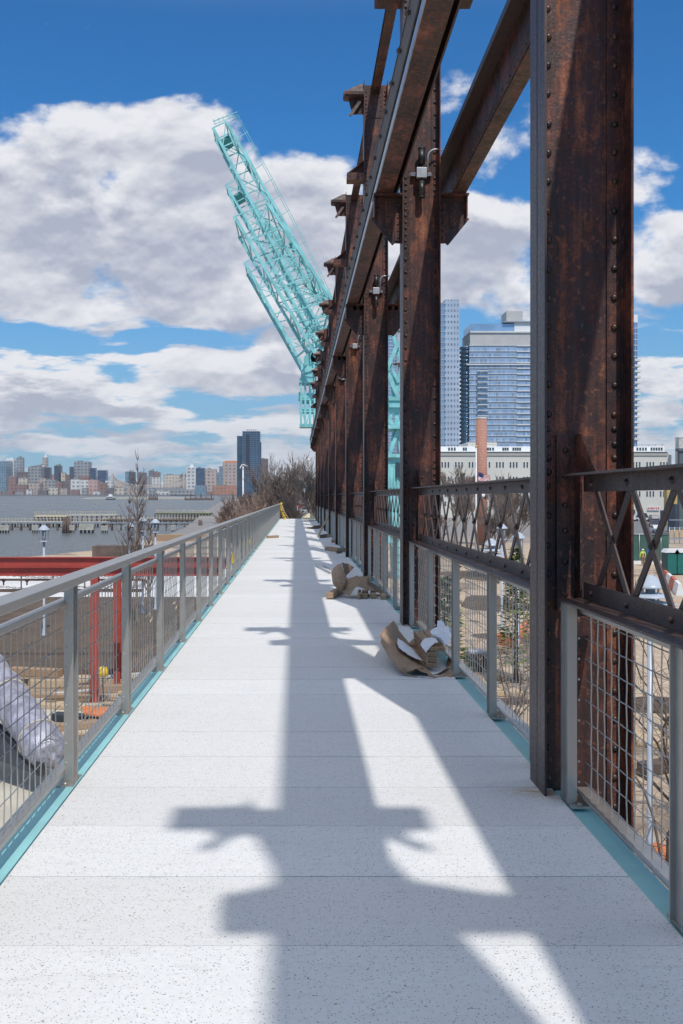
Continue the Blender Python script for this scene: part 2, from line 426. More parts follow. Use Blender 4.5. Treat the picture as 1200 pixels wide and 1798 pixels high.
def facade(name, wall, glass, fh=3.2, ww=3.0, fv=.5, fw=.5, rough=.7, gr=.2, jit=.6, blot=.1):
    m, nt, b = newmat(name); g = G(nt)
    co = g.coord(); X, Y, Z = g.sep(co)
    nz = g.sep(g.n('ShaderNodeNewGeometry').outputs['Normal'])[2]
    side = g.m('LESS_THAN', g.m('ABSOLUTE', nz), .5)
    h = g.m('DIVIDE', g.m('ADD', g.m('ADD', X, Y), 5000), ww); v = g.m('DIVIDE', g.m('ADD', Z, 5000), fh)
    a = g.m('LESS_THAN', g.m('FRACT', h), fw); c = g.m('LESS_THAN', g.m('FRACT', v), fv)
    msk = g.m('MULTIPLY', g.m('MULTIPLY', a, c), side)
    wn = g.n('ShaderNodeTexWhiteNoise', noise_dimensions='2D'); g.l(g.xyz(g.m('FLOOR', h), g.m('FLOOR', v), 0), wn.inputs['Vector'])
    gc = g.mix(g.m('MULTIPLY', wn.outputs['Value'], jit), glass, tuple(min(1, x*2.6+.06) for x in glass))
    n = g.noise(co, .03, 5, .6)
    wc = g.mix(g.step(n, .35, .65, 0, 1), tuple(x*(1-blot) for x in wall), tuple(min(1, x*(1+blot)) for x in wall))
    g.l(g.mix(msk, wc, gc), b.inputs['Base Color']); g.l(g.mix(msk, (rough,)*3, (gr,)*3), b.inputs['Roughness'])
    M[name] = m; return m

# ------------------------------------------------------------------ the ground, water
GZ, WATER = -6.5, -8.3
shore = [(-70,-60),(-52,60),(-37,112),(-27,138),(-24,171),(-25,225),(-43,506),(-60,800),(-80,1200),(-95,1700),(-90,2059)]
poly = shore + [(6500,2059),(6500,-60)]
mb = MB(); nP = len(poly)
mb.add([(x, y, GZ) for x, y in poly] + [(x, y, GZ-3.2) for x, y in poly], [tuple(range(nP))] + [(i, i+nP, (i+1) % nP+nP, (i+1) % nP) for i in range(nP)])
m, nt, b = newmat('sand_ground'); g = G(nt)
p = g.n('ShaderNodeNewGeometry').outputs['Position']
n = g.noise(p, .13, 6, .6); n2 = g.noise(p, 1.1, 7, .65); n3 = g.noise(p, 9, 4, .6)
c = g.mix(g.step(n2, .3, .7), (.40, .30, .21), (.56, .44, .32)); c = g.mix(g.step(n, .52, .66), c, (.20, .15, .115))
c = g.mix(g.step(n3, .5, .75, 0, .5), c, (.24, .19, .15))
dist = g.sep(p)[1]; c = g.mix(g.step(dist, 130, 190), c, (.23, .22, .21))
g.l(c, b.inputs['Base Color']); b.inputs['Roughness'].default_value = .95; g.bump(g.m('ADD', n2, g.m('MULTIPLY', n3, .4)), .8, .12, b); M['ground'] = m
tag(mb.build('ground', M['ground']), kind='structure')

m, nt, b = newmat('river'); g = G(nt)
p = g.n('ShaderNodeNewGeometry').outputs['Position']
w1 = g.noise(g.scale(p, (.7, 1.0, 1)), .8, 5, .6, .3); w2 = g.noise(g.scale(p, (.01, .05, 1)), .35, 4, .55)
c = g.mix(g.step(w2, .38, .62), (.065, .075, .075), (.13, .14, .14))
g.l(c, b.inputs['Base Color']); g.l(g.step(w2, .35, .65, .22, .42), b.inputs['Roughness']); b.inputs['Specular IOR Level'].default_value = .42
bp = g.n('ShaderNodeBump'); bp.inputs['Strength'].default_value = 1.0; bp.inputs['Distance'].default_value = .55
g.l(w1, bp.inputs['Height']); g.l(bp.outputs[0], b.inputs['Normal']); M['river'] = m
mb = MB(); mb.add([(-7000,-200,WATER),(6400,-200,WATER),(6400,7000,WATER),(-7000,7000,WATER)], [(0,1,2,3)])
tag(mb.build('river_water', M['river']), kind='structure')
# far bank
mb = MB(); mb.prism([(-6500,2060),(6400,2060),(6400,6400),(-6500,6400)], WATER-.5, WATER+2.2, 'xy')
tag(mb.build('far_bank', M['asphalt']), kind='structure')

def sheet(name, pts, z, mat, kind='structure'):
    mb = MB(); mb.add([(x, y, z) for x, y in pts], [tuple(range(len(pts)))])
    return tag(mb.build(name, mat), kind=kind)
m, nt, b = newmat('mulch'); g = G(nt)
p = g.n('ShaderNodeNewGeometry').outputs['Position']
n = g.noise(p, 1.0, 8, .75); n2 = g.noise(p, 14, 5, .7); n3 = g.noise(p, .12, 3, .5)
c = g.mix(g.step(n, .3, .7), (.085, .057, .042), (.19, .135, .10)); c = g.mix(g.step(n2, .55, .72, 0, .7), c, (.34, .26, .20)); c = g.mix(g.step(n3, .4, .7, 0, .4), c, (.22, .16, .11))
g.l(c, b.inputs['Base Color']); b.inputs['Roughness'].default_value = 1; g.bump(g.m('ADD', n, n2), 1, .15, b); M['mulch'] = m
sheet('mulch_ground', [(-60,44),(-3.2,44),(-3.2,76),(-60,76)], GZ+.012, M['mulch'])
sheet('esplanade_path', [(-40,76),(-3.2,76),(-3.2,112),(-36.5,112)], GZ+.008, plain('esplanade', (.62, .61, .60), .85, 0, .08, .2))
sheet('concrete_path', [(-60,-20),(-3.0,-20),(-3.0,38),(-60,38)], GZ+.008, M['concrete'])
rd = [at_z(1085, 945, GZ), at_z(1215, 945, GZ), at_z(1215, 907, GZ), at_z(1085, 907, GZ)]
sheet('road', [(p_.x, p_.y) for p_ in rd], GZ+.02, M['asphalt'])
mb = MB()
for px, py, rx, ry in [(870,1060,2.6,5.0),(760,960,3.0,9.0),(905,1120,2.2,2.0),(1160,1240,1.7,1.6),(835,1010,3,6)]:
    c0 = at_z(px, py, GZ); n = 18; vs = [(c0.x, c0.y, GZ+.28)]
    for k in range(n):
        t = 2*math.pi*k/n; q = 1+.18*math.sin(3*t+px)
        vs.append((c0.x+rx*q*math.cos(t), c0.y+ry*q*math.sin(t), GZ+.004))
    mb.add(vs, [(0, k+1, (k+1) % n+1) for k in range(n)])
tag(mb.build('soil_mound', M['mulch']), kind='structure')

# ------------------------------------------------------------------ walkway deck
XL, XR, S0, PW, YEND = -1.222, 1.406, 4.859, .65, 76.0
mb = MB(); y = S0-PW*10
while y < YEND:
    dz = random.uniform(-.0012, .0012); y1 = min(y+PW, YEND)
    mb.box(XL, XR, y+.003, y1-.003, -.11, dz); y = y1
deck = mb.build('walkway_deck_path', M['precast']); tag(deck, kind='structure', walk=True)
mb = MB(); mb.box(XL+.05, XR-.05, S0-PW*10, YEND, -.5, -.118)
tag(mb.build('walkway_underdeck', M['black_paint']), kind='structure', walk=True)
# turquoise edge beams
eb = empty('edge_beam'); tag(eb, 'turquoise painted steel edge beam under the railing with handrail', 'edge beam', walk=True)
MB().box(-1.272, -1.228, -1.6, YEND, -.30, .006).build('top_lip', M['teal'], eb, bevel=.003)
MB().box(-1.43, -1.2725, -1.6, YEND, -.10, -.055).build('channel', M['teal'], eb)
MB().box(-1.45, -1.431, -1.6, YEND, -.42, -.02).build('outer_web', M['teal'], eb)
eb = empty('edge_beam'); tag(eb, 'turquoise painted steel edge beam along the rusty column side', 'edge beam', walk=True)
MB().box(1.418, 1.535, -1.6, YEND, -.09, -.016).build('top_plate', M['teal'], eb, bevel=.003)
MB().box(1.445, 1.462, -1.6, YEND, -.42, -.091).build('outer_web', M['teal'], eb)

# ------------------------------------------------------------------ rusty columns
NCOL, BAY, Y0C, XC = 10, 7.15, 5.34, 1.33
WID, DEP = .478, .33
ZB, ZT = GZ-.3, 9.83
def make_column():
    root = empty('steel_column', (XC, Y0C, 0))
    MB().box(.013, WID-.013, .160, .172, ZB, ZT-.03).build('web', M['rust'], root)
    for side in (0, 1):
        mb = MB(); rv = .0195
        fx = (lambda a, s=side: a if s == 0 else WID-a)
        def bx(a0, a1, *r):
            x0, x1 = sorted((fx(a0), fx(a1))); mb.box(x0, x1, *r)
        mb.cur = 1 if side == 0 else 0
        bx(0, .0125, 0, .158, ZB, ZT); bx(0, .0125, .174, DEP, ZB, ZT); bx(.002, .0125, .158, .174, ZB, ZT-.01)
        mb.cur = 0
        bx(.0128, .098, .148, .1598, ZB, ZT-.05); bx(.0128, .098, .1722, .184, ZB, ZT-.05)
        bx(.0128, .022, .136, .148, ZB, ZT-.05)                           # fillet of the angle
        z = -.9
        while z < ZT-.1:
            dense = 4.7 < z < 5.65 or z > 9.1 or 1.55 < z < 2.05 or 7.7 < z < 8.4
            rj = rv*random.uniform(.88, 1.07); mb.dome((fx(.056)+random.uniform(-.0025,.0025), .148, z+random.uniform(-.005,.005)), rj, (0,-1,0)); mb.dome((fx(.056), .184, z), rv, (0,1,0), 6)
            z += .08 if dense else .16
        mb.build('flange', M['rust_flange'] if side == 0 else M['rust'], root)
    bx = None
    # girder seat bracket, both sides
    for s in (-1, 1):
        X = lambda a, s=s: (-a if s < 0 else WID+a)
        mb = MB()
        pl = [(X(0), 5.405), (X(.345), 5.405), (X(.345), 5.18), (X(.07), 4.83), (X(0), 4.83)]
        mb.prism(pl, .155, .170)
        a, c = sorted((X(0), X(.36))); mb.box(a, c, .005, .325, 5.407, 5.427)
        a, c = sorted((X(.335), X(.350))); mb.box(a, c, .06, .27, 5.15, 5.405)
        a, c = sorted((X(.002), X(.085))); mb.box(a, c, .140, .1545, 4.86, 5.404)
        a, c = sorted((X(.14), X(.21))); mb.box(a, c, .140, .1545, 5.03, 5.404)
        a, c = sorted((X(.002), X(.33))); mb.box(a, c, .140, .1540, 5.33, 5.4045)
        for q in range(6): mb.dome((X(.045), .140, 4.9+q*.085), .015)
        for q in range(4): mb.dome((X(.175), .140, 5.08+q*.08), .015)
        for q in range(3): mb.dome((X(.28), .155, 5.2+q*.08), .015)
        mb.bar((X(.347), .16, 5.17), (X(.075), .16, 4.835), .10, .012, (0,1,0))
        mb.build('girder_bracket', M['rust_flange'], root)
        # lower roof bracket
        mb = MB()
        e_ = .33 if s < 0 else .42; a, c = sorted((X(0), X(e_))); mb.box(a, c, .02, .31, 7.88, 7.90); mb.box(a, c, .02, .035, 7.9, 8.02); mb.box(a, c, .295, .31, 7.9, 8.02); mb.box(a, c, .06, .27, 8.02, 8.035)
        mb.prism([(X(0), 8.036), (X(.30), 8.036), (X(.27), 8.08), (X(.0), 8.27)], .158, .172)
        mb.prism([(X(.31), 8.036), (X(.0), 8.27), (X(.0), 8.255), (X(.27), 8.036)], .05, .28)
        for q in range(4): mb.dome((X(.05+q*.075), .02, 7.96), .014)
        mb.build('roof_bracket', M['rust'], root)
        # top bracket: hipped cap plate, hanging web, diagonal stub
        mb = MB()
        a, c = sorted((X(0), X(.40))); mb.box(a, c, .0, .33, 9.56, 9.62)
        a, c = sorted((X(0), X(.37))); mb.box(a, c, .03, .30, 9.53, 9.5595)
        ap = (X(.0), .165, 9.82)
        base = [(X(.0), .02, 9.621), (X(.38), .02, 9.621), (X(.38), .31, 9.621), (X(0), .31, 9.621)]
        top = [(X(.0), .10, 9.80), (X(.10), .10, 9.79), (X(.10), .23, 9.79), (X(0), .23, 9.80)]
        mb.add(base+top, [(0,1,5,4),(1,2,6,5),(2,3,7,6),(3,0,4,7),(4,5,6,7)])
        mb.prism([(X(.0), 9.529), (X(.30), 9.529), (X(.22), 9.22), (X(.0), 9.22)], .158, .170)
        mb.bar((X(.03), .10, 9.52), (X(.27), .02, 9.14), .06, .012, (0,1,0)); mb.bar((X(.035), .12, 9.53), (X(.28), .05, 9.15), .012, .06, (0,1,0))
        for q in range(4): mb.dome((X(.06+q*.05), .158, 9.3+q*.05), .013); mb.dome((X(.05), .158, 9.26+q*.065), .013)
        mb.build('roof_bracket', M['rust_flange'], root)
    # splice plate near the top, and the cap
    mb = MB(); mb.box(.10, WID-.10, .149, .1595, 9.15, 9.78)
    for q in range(7):
        mb.dome((.14, .149, 9.2+q*.09), .013); mb.dome((WID-.14, .149, 9.2+q*.09), .013)
    mb.build('splice_plate', M['rust_flange'], root)
    # connection of the lattice rail: angle, stiffener with sloping edge, bolts
    mb = MB()
    mb.box(.098, .198, .128, .1475, .98, 1.945); mb.box(.212, .305, .136, .1475, .98, 1.94); mb.box(.199, .2115, .03, .147, .98, 1.945)
    mb.prism([(.03, 1.945), (.03, 1.715), (-.30, 1.715)], .2025, .2095, 'yz') if False else None
    mb.add([(.199,.03,1.94),(.199,.03,1.72),(.199,-.27,1.72),(.2115,.03,1.94),(.2115,.03,1.72),(.2115,-.27,1.72)], [(0,1,2),(5,4,3),(0,3,4,1),(1,4,5,2),(2,5,3,0)])
    for z in (1.86, 1.72, 1.56, 1.42, 1.25, 1.07):
        mb.dome((.145, .128, z), .017)
    for z in (1.86, 1.76): mb.dome((.262, .136, z), .017)
    mb.build('rail_connection', M['rust_flange'], root)
    return root
col0 = make_column()
ordn = ['nearest', 'second', 'third', 'fourth', 'fifth', 'sixth', 'seventh', 'eighth', 'ninth', 'tenth and farthest']
cols = []
lab = ['nearest rusty riveted column, cut off by the top of the picture', 'second rusty riveted column beyond the heap of lumber and kraft paper, black twin spotlight high up',
       'third rusty riveted column, first whose capped top shows', 'fourth rusty riveted column along the walkway', 'fifth rusty riveted column, beside the loose wood blocks',
       'sixth rusty riveted column, by the leaning wooden stake', 'seventh rusty riveted column along the walkway', 'eighth rusty riveted column along the walkway',
       'ninth rusty riveted column, last but one at the far end', 'farthest rusty riveted column at the end of the walkway']
for k in range(NCOL):
    c = col0 if k == 0 else copy_tree(col0, None, (XC, Y0C+BAY*k, 0))
    tag(c, lab[k], 'column', 'rusty columns along the walkway', walk=True); cols.append(c)
c = copy_tree(col0, None, (XC, Y0C-BAY, 0)); tag(c, 'rusty riveted column behind the viewer, seen only by its shadow on the deck', 'column', 'rusty columns along the walkway', walk=True)

# ------------------------------------------------------------------ girders
GY0, GY1 = -5.0, 72.4
gl = empty('crane_girder', (0, 0, 0)); tag(gl, 'long rusty runway girder bracketed on the walkway side of the columns', 'girder', walk=True)
MB().box(1.0, 1.214, GY0, GY1, 5.430, 5.446).build('bottom_flange', M['rust_girder'], gl)
MB().box(1.178, 1.190, GY0, GY1, 5.4465, 5.889).build('web', M['rust_girder'], gl)
mb = MB().box(.978, 1.322, GY0, GY1, 5.8895, 5.908); mb.box(1.300, 1.3195, GY0, GY1, 5.56, 5.889); mb.build('top_flange', M['dark_steel'], gl)  # inner lip added to carry the girder's shadow farther across the deck
MB().box(.988, .9995, GY0, GY1, 5.432, 5.520).build('edge_angle', M['galv'], gl)
mb = MB().box(.985, .999, GY0, GY1, 5.60, 5.889); mb.box(.999, 1.06, GY0, GY1, 5.86, 5.889)
y = GY0+.3; i = 0
while y < GY1:
    if y < 24: mb.tube([(.94, y, 5.80), (.99, y, 5.80)], .020, 8); mb.lathe([(.030, 0), (.030, .018)], (.952, y, 5.80), 6, 'x')
    else: mb.box(.945, .99, y-.02, y+.02, 5.78, 5.82)
    y += .74
mb.build('rail_clip_plate', M['rough_grey'], gl)
mb = MB().box(1.08, 1.14, GY0, GY1, 5.909, 5.925); mb.box(1.100, 1.120, GY0, GY1, 5.925, 5.99); mb.box(1.085, 1.135, GY0, GY1, 5.99, 6.02); mb.build('crane_rail', M['dark_steel'], gl)
gr = empty('crane_girder', (0, 0, 0)); tag(gr, 'long rusty plate girder bracketed on the land side of the columns', 'girder', walk=True)
MB().box(1.98, 2.13, GY0, GY1, 5.430, 5.446).build('bottom_flange', M['wood'] if False else M['rust_girder'], gr)
mb = MB().box(1.982, 1.994, GY0, GY1, 5.4465, 5.889); mb.box(1.970, 1.9815, GY0, GY1, 5.447, 5.53)
y = GY0+.1
while y < 30: mb.dome((1.970, y, 5.49), .014, (-1,0,0), 6); y += .16
mb.build('web', M['rust_girder'], gr)
mb = MB().box(1.822, 2.15, GY0, GY1, 5.8895, 5.908); mb.box(1.822, 1.832, GY0, GY1, 5.84, 5.889); mb.build('top_flange', M['dark_steel'], gr)
eb = empty('eave_beam', (0, 0, 0)); tag(eb, 'slim rusty strut joining the column tops high overhead', 'beam', walk=True)
MB().box(1.49, 1.65, GY0, 69.6, 9.632, 9.648).build('bottom_flange', M['rust_girder'], eb)
MB().box(1.565, 1.575, GY0, 69.6, 9.6485, 9.86).build('web', M['rust_girder'], eb)
MB().box(1.50, 1.64, GY0, 69.6, 9.8605, 9.875).build('top_flange', M['rust_girder'], eb)

# ------------------------------------------------------------------ lattice rails between the columns
ZR0, ZR1, PIT = 1.10, 1.672, .556
def make_lattice(L):
    root = empty('lattice_rail', (0, 0, 0))
    x = 1.55
    mb = MB().box(x-.012, x, 0, L, 1.632, 1.715); mb.box(x-.125, x+.002, 0, L, 1.7155, 1.727); n = int(L/PIT); off = (L-n*PIT)/2
    for i in range(n+1): mb.dome((x-.012, off+i*PIT, ZR1), .017, (-1,0,0))
    mb.build('top_chord', M['dark_steel'], root)
    mb = MB().box(x-.012, x, 0, L, 1.062, 1.150); mb.box(x-.155, x+.002, 0, L, 1.050, 1.0615); mb.box(x+.0005, x+.10, 0, L, 1.0618, 1.074)
    for i in range(n+1): mb.dome((x-.012, off+i*PIT, ZR0), .017, (-1,0,0))
    mb.build('bottom_chord', M['dark_steel'], root)
    mb = MB()
    for i in range(n):
        a, c = off+i*PIT, off+(i+1)*PIT
        mb.bar((x+.006, a, ZR0), (x+.006, c, ZR1), .046, .009, (1,0,0)) if False else None
        for (p0, p1, xo) in (((a, ZR0), (c, ZR1), .005), ((c, ZR0), (a, ZR1), .0145)):
            d = Vector((0, p1[0]-p0[0], p1[1]-p0[1])).normalized(); nrm = Vector((0, -d.z, d.y))*.023
            A = Vector((x+xo, *p0)); B = Vector((x+xo, *p1)); T = Vector((.0045, 0, 0))
            vs = [A-nrm-T, A+nrm-T, A+nrm+T, A-nrm+T, B-nrm-T, B+nrm-T, B+nrm+T, B-nrm+T]
            mb.add(vs, [(0,1,2,3),(7,6,5,4),(0,4,5,1),(1,5,6,2),(2,6,7,3),(3,7,4,0)])
        mb.dome((x, (a+c)/2, (ZR0+ZR1)/2), .016, (-1,0,0))
    mb.build('lattice_bars', M['dark_steel'], root)
    return root
lat0 = make_lattice(BAY-.16-.03)
nm = ['before the nearest column', 'between the first and second columns', 'between the second and third columns', 'between the third and fourth columns', 'between the fourth and fifth columns',
      'between the fifth and sixth columns', 'between the sixth and seventh columns', 'between the seventh and eighth columns', 'between the eighth and ninth columns', 'between the last two columns']
for k in range(NCOL):
    c = lat0 if k == 0 else copy_tree(lat0)
    c.location = (0, Y0C+BAY*(k-1)+.188, 0)
    tag(c, 'riveted steel lattice rail '+nm[k], 'lattice rail', 'lattice rails between the columns', walk=True)

# ------------------------------------------------------------------ stainless mesh railings
def post_mesh(side, h):
    mb = MB(); s = side; D = .022 if side > 0 else 0                                            # origin: deck edge line, z = deck
    a, c = sorted((s*(.022-D), s*(.072-D))); mb.box(a, c, 0, .012, .012, h); mb.box(a, c, .118, .130, .012, h)
    a, c = sorted((s*(.040-D), s*(.052-D))); mb.box(a, c, .0125, .1175, .012, h)
    bp = MB(); a, c = sorted((s*.010, s*.105)); bp.box(a, c, -.05, .18, 0, .012)
    for yy in (-.025, .155): bp.lathe([(.014, 0), (.014, .012)], (s*.058, yy, .012), 6)
    return mb, bp
def panel_mesh(side, L):
    mb = MB(); s = side; x = s*.092; r = .0033
    nv = max(2, int(round(L/.108))); dv = L/nv
    zs = [.125+.1065*i for i in range(9)]
    for i in range(1, nv):
        y = i*dv; pts = [(x, y, .075)] + [(x+(.0016 if (j+i) % 2 else -.0016), y, z) for j, z in enumerate(zs)] + [(x, y, 1.005)]
        mb.tube(pts, r, 4, False)
    for j, z in enumerate(zs):
        pts = [(x, -.0, z)] + [(x-(.0016 if (j+i) % 2 else -.0016), i*dv, z) for i in range(1, nv)] + [(x, L, z)]
        mb.tube(pts, r, 4, False)
        mb.tube([(x, -.035, z), (x-s*.03, -.045, z)], .004, 4)
    return mb
# left
LP0, LPS, NLP = 5.54-1.83, 1.83, 39
rl = empty('mesh_railing', (XL, 0, 0)); tag(rl, 'brushed stainless mesh railing with wide flat handrail on the river side', 'railing', walk=True)
hb = MB().box(-.073, .042, LP0-2.6, 76.2, 1.127, 1.170); hb.build('handrail', M['stainless'], rl, bevel=.004)
MB().box(-.118, -.066, LP0-2.6, 76.1, 1.000, 1.030).build('mid_rail', M['stainless'], rl, bevel=.003)
MB().box(-.120, -.066, LP0-2.6, 76.1, .062, .092).build('bottom_rail', M['stainless'], rl, bevel=.003)
pm, pb = post_mesh(-1, 1.1265)
for z in [.125+.1065*i for i in range(9)]: pm.dome((-.060, 0, z), .007, (0,-1,0), 6)
p0 = pm.build('post', M['stainless'], rl); p0.location = (0, LP0, 0); b0 = pb.build('base_plate', M['stainless'], p0)
q0 = panel_mesh(-1, LPS-.13).build('mesh_panel', M['wire'], rl); q0.location = (0, LP0+.13, 0)
for i in range(1, NLP):
    a = p0.copy(); COL.objects.link(a); a.parent = rl; a.location = (0, LP0+LPS*i, 0)
    if i < 25: b = b0.copy(); COL.objects.link(b); b.parent = a
    a = q0.copy(); COL.objects.link(a); a.parent = rl; a.location = (0, LP0+.13+LPS*i, 0)
a = q0.copy(); COL.objects.link(a); a.parent = rl; a.location = (0, LP0+.13-LPS, 0)
# right, one run per bay
pr_mesh, pr_base = post_mesh(1, 1.05)
for z in [.125+.1065*i for i in range(9)]: pr_mesh.dome((.060, 0, z), .007, (0,-1,0), 6)
pcache = {}
def right_run(k, ys, label):
    root = empty('mesh_railing', (XR, ys[0], 0)); tag(root, label, 'railing', 'short mesh railings between the columns', walk=True)
    L = ys[-1]-ys[0]+.13
    MB().box(.068, .120, 0, L, 1.000, 1.026).build('top_rail', M['stainless'], root, bevel=.003)
    MB().box(.068, .150, 0, L, .050, .062).build('bottom_rail', M['stainless'], root)
    for i, y in enumerate(ys):
        if 'p' not in pcache: o = pr_mesh.build('post', M['stainless'], root); pcache['p'] = o; pcache['b'] = pr_base.build('base_plate', M['stainless'], o)
        else:
            o = pcache['p'].copy(); COL.objects.link(o); o.parent = root
            b = pcache['b'].copy(); COL.objects.link(b); b.parent = o
        o.location = (0, y-ys[0], 0)
        if i < len(ys)-1:
            d = round(ys[i+1]-y-.13, 3)
            if d not in pcache: o = panel_mesh(1, d).build('mesh_panel', M['wire'], root); pcache[d] = o
            else: o = pcache[d].copy(); COL.objects.link(o); o.parent = root
            o.location = (0, y-ys[0]+.13, 0)
right_run(0, [.83, 2.22, 3.63, 5.17], 'stainless mesh railing in front of the nearest rusty column')
for k in range(1, NCOL):
    yc = Y0C+BAY*k
    right_run(k, [yc-6.60, yc-5.25, yc-3.57, yc-1.90, yc-.17], 'stainless mesh railing '+nm[k])

# ------------------------------------------------------------------ spotlights on the columns
def make_light(full=True):
    root = empty('wall_light', (0, 0, 0))
    mb = MB().box(-.13, .13, -.035, 0, -.018, .018); mb.box(-.125, .125, -.052, -.0355, .008, .018); mb.box(-.125, .125, -.052, -.0355, -.018, -.008); mb.build('mounting_strut', M['galv'], root)
    MB().box(-.064, .064, -.125, -.055, -.064, .064).build('junction_box', M['box_grey'], root, bevel=.004)
    if full:
        for s in (1, -1):
            mb = MB(); mb.tube([(0, -.09, s*.064), (0, -.09, s*.11)], .012, 8)
            mb.tube([(0, -.10, s*.105), (0, -.10, s*.30)], .042, 16); mb.tube([(0, -.10, s*.297), (0, -.10, s*.312)], .045, 16)
            mb.build('lamp_housing', M['black_paint'], root)
    pts = [(.08, -.09, .03)] + [(.08 + .10*(1-math.cos(t)), -.09, .20+.10*math.sin(t)) for t in [i*math.pi/16 for i in range(9)]] + [(.27, -.06, .30)]
    MB().tube(pts, .011, 8).build('conduit', M['galv'], root)
    return root
lf, lb = make_light(True), make_light(False)
for k in range(1, NCOL):
    src = lf if k <= 2 else lb
    c = src if k in (1, 3) else copy_tree(src)
    c.location = (XC+.245, Y0C+BAY*k+.147, 5.69)
    tag(c, ('black twin up and down spotlight with grey junction box on the %s column' if k <= 2 else 'small grey junction box and conduit on the %s column') % ordn[k].replace('tenth and farthest', 'farthest'),
        'spotlight' if k <= 2 else 'junction box', 'light fittings on the columns', walk=True)

# ------------------------------------------------------------------ things on the deck
def plank(name, a, b, w, h, mat, label, cat='lumber', group=None, walk=True, up=(0,0,1)):
    a = Vector(a); b = Vector(b); d = b-a; L = d.length
    o = MB().box(-w/2, w/2, 0, L, -h/2, h/2).build(name, mat, None, a, bevel=.003)
    o.rotation_euler = d.to_track_quat('Y', 'Z').to_euler()
    return tag(o, label, cat, group, walk=walk)
def patch(name, rows, mat, label, cat, thick=.006, sub=2, group=None, walk=True):
    K = 3 if sub else 1
    def cr(P, t):
        n = len(P)-1; i = min(int(t), n-1); f = t-i
        p0, p1, p2, p3 = P[max(i-1,0)], P[i], P[i+1], P[min(i+2,n)]
        return (p1*2 + (p2-p0)*f + (p0*2-p1*5+p2*4-p3)*f*f + (p1*3-p0-p2*3+p3)*f*f*f)*.5
    R0 = [[Vector(p) for p in r] for r in rows]; nr, nc = len(R0), len(R0[0]); rn = random.Random(nr*7+nc)
    tmp = [[cr(r, j/K) for j in range((nc-1)*K+1)] for r in R0]
    NR, NC = (nr-1)*K+1, (nc-1)*K+1
    G_ = [[cr([tmp[a][j] for a in range(nr)], i/K) for j in range(NC)] for i in range(NR)]
    if sub: G_ = [[p + Vector((rn.uniform(-1,1), rn.uniform(-1,1), rn.uniform(-1,1)))*(.004 if mat is M['paper'] else .009) for p in r] for r in G_]
    mb = MB()
    mb.add([p for r in G_ for p in r], [(i*NC+j, i*NC+j+1, (i+1)*NC+j+1, (i+1)*NC+j) for i in range(NR-1) for j in range(NC-1)], False)
    o = mb.build(name, mat, recalc=False)
    m_ = o.modifiers.new('solid', 'SOLIDIFY'); m_.thickness = thick; m_.offset = 0
    return tag(o, label, cat, group, walk=walk)
# lumber stack, near heap
ends = [(.755, 0), (.755, 1), (.757, 2), (.762, 3)]
for i in range(4):
    z = .055+.042*i + (.0 if i else 0)
    xo = 1.245+.012*i
    plank('timber_plank', (xo, 9.16+.05*i, z), (xo+.05-.02*i, 10.55-.03*i, z+.004), .089, .038, M['wood'],
          'cut board at the %s of the near lumber stack' % ['bottom', 'second level', 'third level', 'top'][i], 'lumber', 'boards in the near stack')
plank('timber_plank', (1.365, 9.42, .165), (1.37, 10.45, .20), .089, .038, M['wood'], 'single cut board resting beside the near lumber stack, by the mesh', 'lumber', 'boards in the near stack')
plank('timber_plank', (1.02, 9.07, .032), (1.14, 9.14, .034), .075, .036, M['wood'], 'short board end poking out from under the near brown paper', 'lumber')
plank('timber_plank', (1.20, 10.35, .055), (1.30, 10.75, .06), .089, .038, M['wood'], 'short board lying behind the near lumber stack', 'lumber')
def WP(px, py, y): return tuple(W(px, py, y))
patch('kraft_paper', [
    [WP(669,1112,9.95), WP(674,1104,10.2), WP(682,1098,10.5), WP(692,1091,10.8), WP(700,1106,11.0), WP(708,1122,11.0)],
    [WP(670,1127,9.6), WP(676,1122,9.75), WP(688,1122,9.9), WP(700,1126,10.2), WP(712,1132,10.4), WP(728,1135,10.5)],
    [WP(680,1148,9.35), WP(690,1146,9.3), WP(702,1148,9.4), WP(716,1152,9.5), WP(730,1156,9.6), WP(745,1158,9.8)],
    [WP(697,1170,9.0), WP(706,1170,9.0), WP(718,1170,9.05), WP(730,1172,9.08), WP(742,1176,9.1), WP(756,1182,9.1)],
    [WP(712,1184,8.95), WP(722,1178,8.9), WP(734,1176,8.93), WP(746,1180,8.92), WP(757,1188,8.9), WP(764,1190,8.9)]],
    M['cardboard'], 'big crumpled sheet of brown kraft paper folded up around the near lumber stack', 'wrapping paper', .005)
patch('kraft_paper', [
    [WP(702,1178,8.98), WP(716,1184,8.93), WP(730,1189,8.88), WP(748,1191,8.84), WP(764,1189,8.86), WP(782,1182,9.0), WP(802,1172,9.15)],
    [WP(706,1182,8.96), WP(720,1188,8.90), WP(734,1193,8.83), WP(752,1196,8.79), WP(770,1195,8.8), WP(786,1194,8.82), WP(801,1191,8.86)]],
    M['cardboard'], 'flattened layer of brown kraft paper lying under the front of the near heap', 'wrapping paper', .006)
patch('kraft_paper', [
    [WP(758,1188,8.95), WP(776,1180,9.0), WP(790,1172,9.1), WP(800,1168,9.2)],
    [WP(775,1188,9.3), WP(784,1176,9.4), WP(794,1164,9.5), WP(801,1158,9.5)],
    [WP(790,1150,9.9), WP(795,1145,9.9), WP(799,1138,9.9), WP(802,1130,9.9)]],
    M['cardboard'], 'brown kraft paper flap standing against the mesh beside the near lumber', 'wrapping paper', .005)
